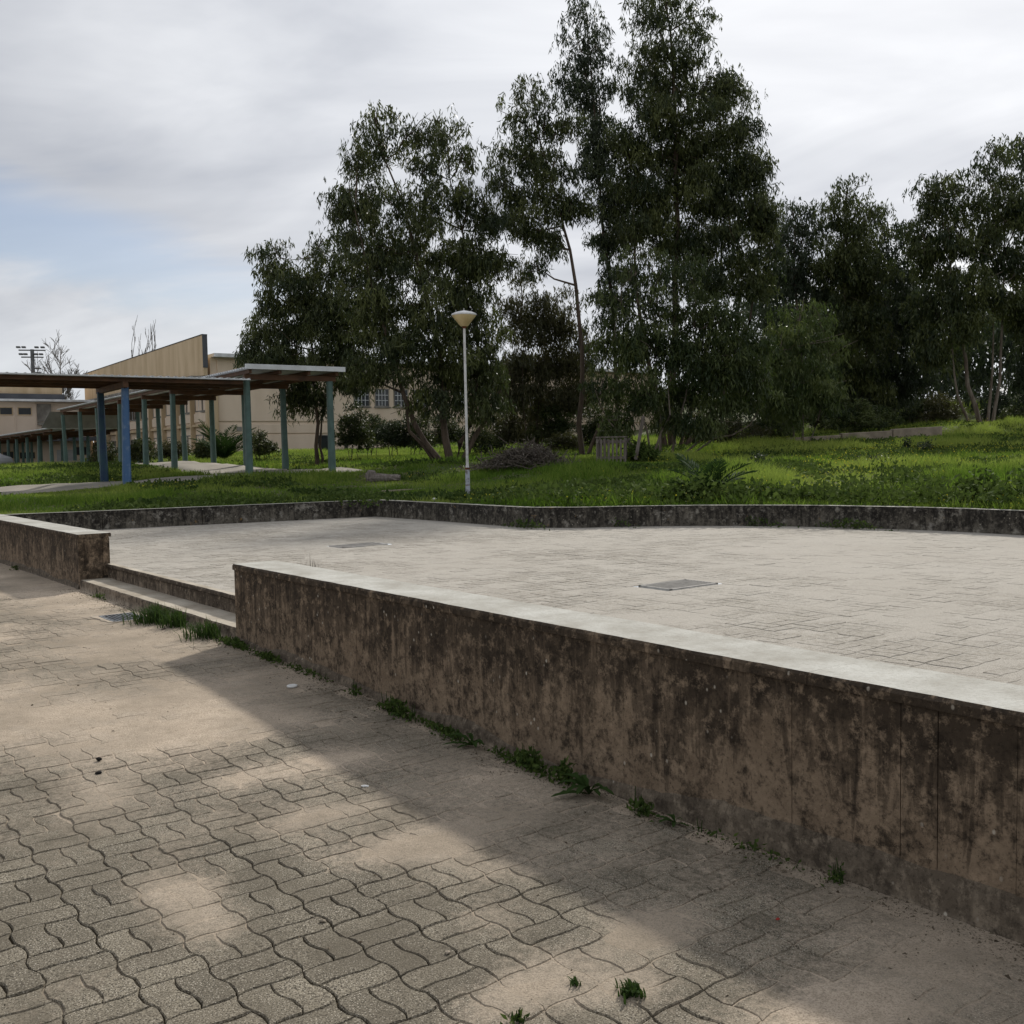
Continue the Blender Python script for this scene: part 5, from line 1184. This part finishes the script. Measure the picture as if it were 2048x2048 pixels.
# ------------------------------------------------------------------ tall weeds on the bank behind the curved wall
def bank_weed(label, x, y, Y, h, n, w, seed, leaf, mat='weed', group=None):
    rs = np.random.default_rng(seed); P = atY(x, y, Y); P[2] = lz(P[0], P[1]); t = thing('bank_weed', P, label, 'weed', group); mb = MB(); C = []
    for i in range(n):
        q = P+np.array([rs.normal(0, w*.4), rs.normal(0, w*.4), -.02]); e = q+np.array([rs.normal(0, .06), rs.normal(0, .06), h*rs.uniform(.6, 1.)]); mb.tube([q, (q+e)/2+rs.normal(0, .015, 3), e], [.006, .005, .002], 4)
        for k in range(16): C.append(q+(e-q)*rs.uniform(.1, 1.)+rs.normal(0, .045, 3))
    mb.build('stems', M['weed'], t)['kind'] = 'stuff'; C = np.array(C); V, F = leaves(rs, C, leaf, leaf*.5, -.1, .9)
    np_mesh('foliage', V, F, M[mat], t, attrs={'rnd': ('POINT', np.repeat(np.clip(rs.normal(.5, .25, len(C)), 0, 1), 4))})
for i, (x, y, Y, h, n, w, lf, lab) in enumerate((
        (1700, 985, 17.0, .55, 7, .30, .07, 'tall loose weed with thin stems behind the curved wall'), (1780, 975, 17.0, .75, 9, .35, .07, 'tallest stemmy weed behind the curved wall'),
        (1850, 985, 16.0, .50, 8, .30, .08, 'leafy weed right of the tallest stemmy one'), (1960, 990, 15.0, .55, 12, .35, .09, 'bright leafy weed clump where the curved wall leaves the picture'),
        (2030, 985, 14.6, .60, 12, .4, .09, 'bushy bright weed at the end of the visible curved wall'), (1640, 990, 16.6, .28, 14, .5, .08, 'low dark weed mat behind the curved wall below the stemmy weeds'),
        (1500, 992, 16.8, .30, 16, .5, .09, 'low dark weed mat beside the young palm'), (1370, 990, 17.0, .35, 14, .4, .09, 'leafy weeds left of the young palm'), (1560, 990, 16.6, .26, 14, .45, .08, 'low leafy mat between the two dark weed mats'),
        (1130, 990, 17.6, .26, 12, .5, .08, 'dark leafy mat behind the corner of the low wall'), (1270, 985, 18.0, .35, 14, .5, .08, 'rank weeds between the corner and the young palm'), (1740, 992, 16.2, .26, 12, .4, .08, 'low mat under the tallest stemmy weed'),
        (720, 975, 19.6, .20, 16, .9, .07, 'dark creeping mat left of the lamp post behind the wall'), (1520, 925, 24, .30, 9, .35, .07, 'grey-green weed tuft halfway up the bank'), (1745, 930, 23, .30, 9, .4, .07, 'second grey-green tuft on the bank below the kerb'),
        (1855, 893, 30, .35, 8, .35, .08, 'dark dock plant beside the end of the kerb'), (1815, 897, 31, .40, 6, .15, .08, 'single dark dock in front of the kerb'))):
    bank_weed(lab, x, y, Y, h, int(n*1.6), w, 200+i, lf*1.1, 'leaf_blue' if 'grey' in lab or 'dock' in lab else 'weed')

# soil crumbs and litter gathered along the foot of the wall and in the paving
def crumbs():
    rs = np.random.default_rng(91); n = 22000
    a = rs.uniform(.6, 12, n); b = 3.175-np.abs(rs.exponential(.10, n)); sel = rs.random(n) < .16; b[sel] = rs.uniform(-1., 3.1, sel.sum())
    k = (b > -1) & ~((a > 7.6) & (a < 11.9) & (b > 3.16)); a, b = a[k], b[k]; n = len(a)
    P = a[:, None]*dA+b[:, None]*dBv; P[:, 2] = hp(a)+np.maximum(0, SK*(sandlev(a, b)-1))
    s = rs.lognormal(-6.25, .5, n)[:, None]; d = rs.normal(0, 1, (n, 3)); e = rs.normal(0, 1, (n, 3)); d[:, 2] *= .3; e[:, 2] *= .3
    V = np.stack([P+d*s, P+e*s, P-(d+e)*s*.7, P+np.array([0, 0, 1.])*s*1.1], 1); V[:, :3, 2] = P[:, None, 2]-.001
    V = V.reshape(-1, 3); I = np.arange(4*n).reshape(n, 4)
    F = np.concatenate([I[:, [0, 1, 3]], I[:, [1, 2, 3]], I[:, [2, 0, 3]]])
    o = np_mesh('soil_crumbs', V, F, M['crumb'], attrs={'rnd': ('POINT', np.repeat(rs.random(n), 4))}); tag(o, 'dark soil crumbs and litter along the wall foot', 'soil', kind='stuff')
crumbs()
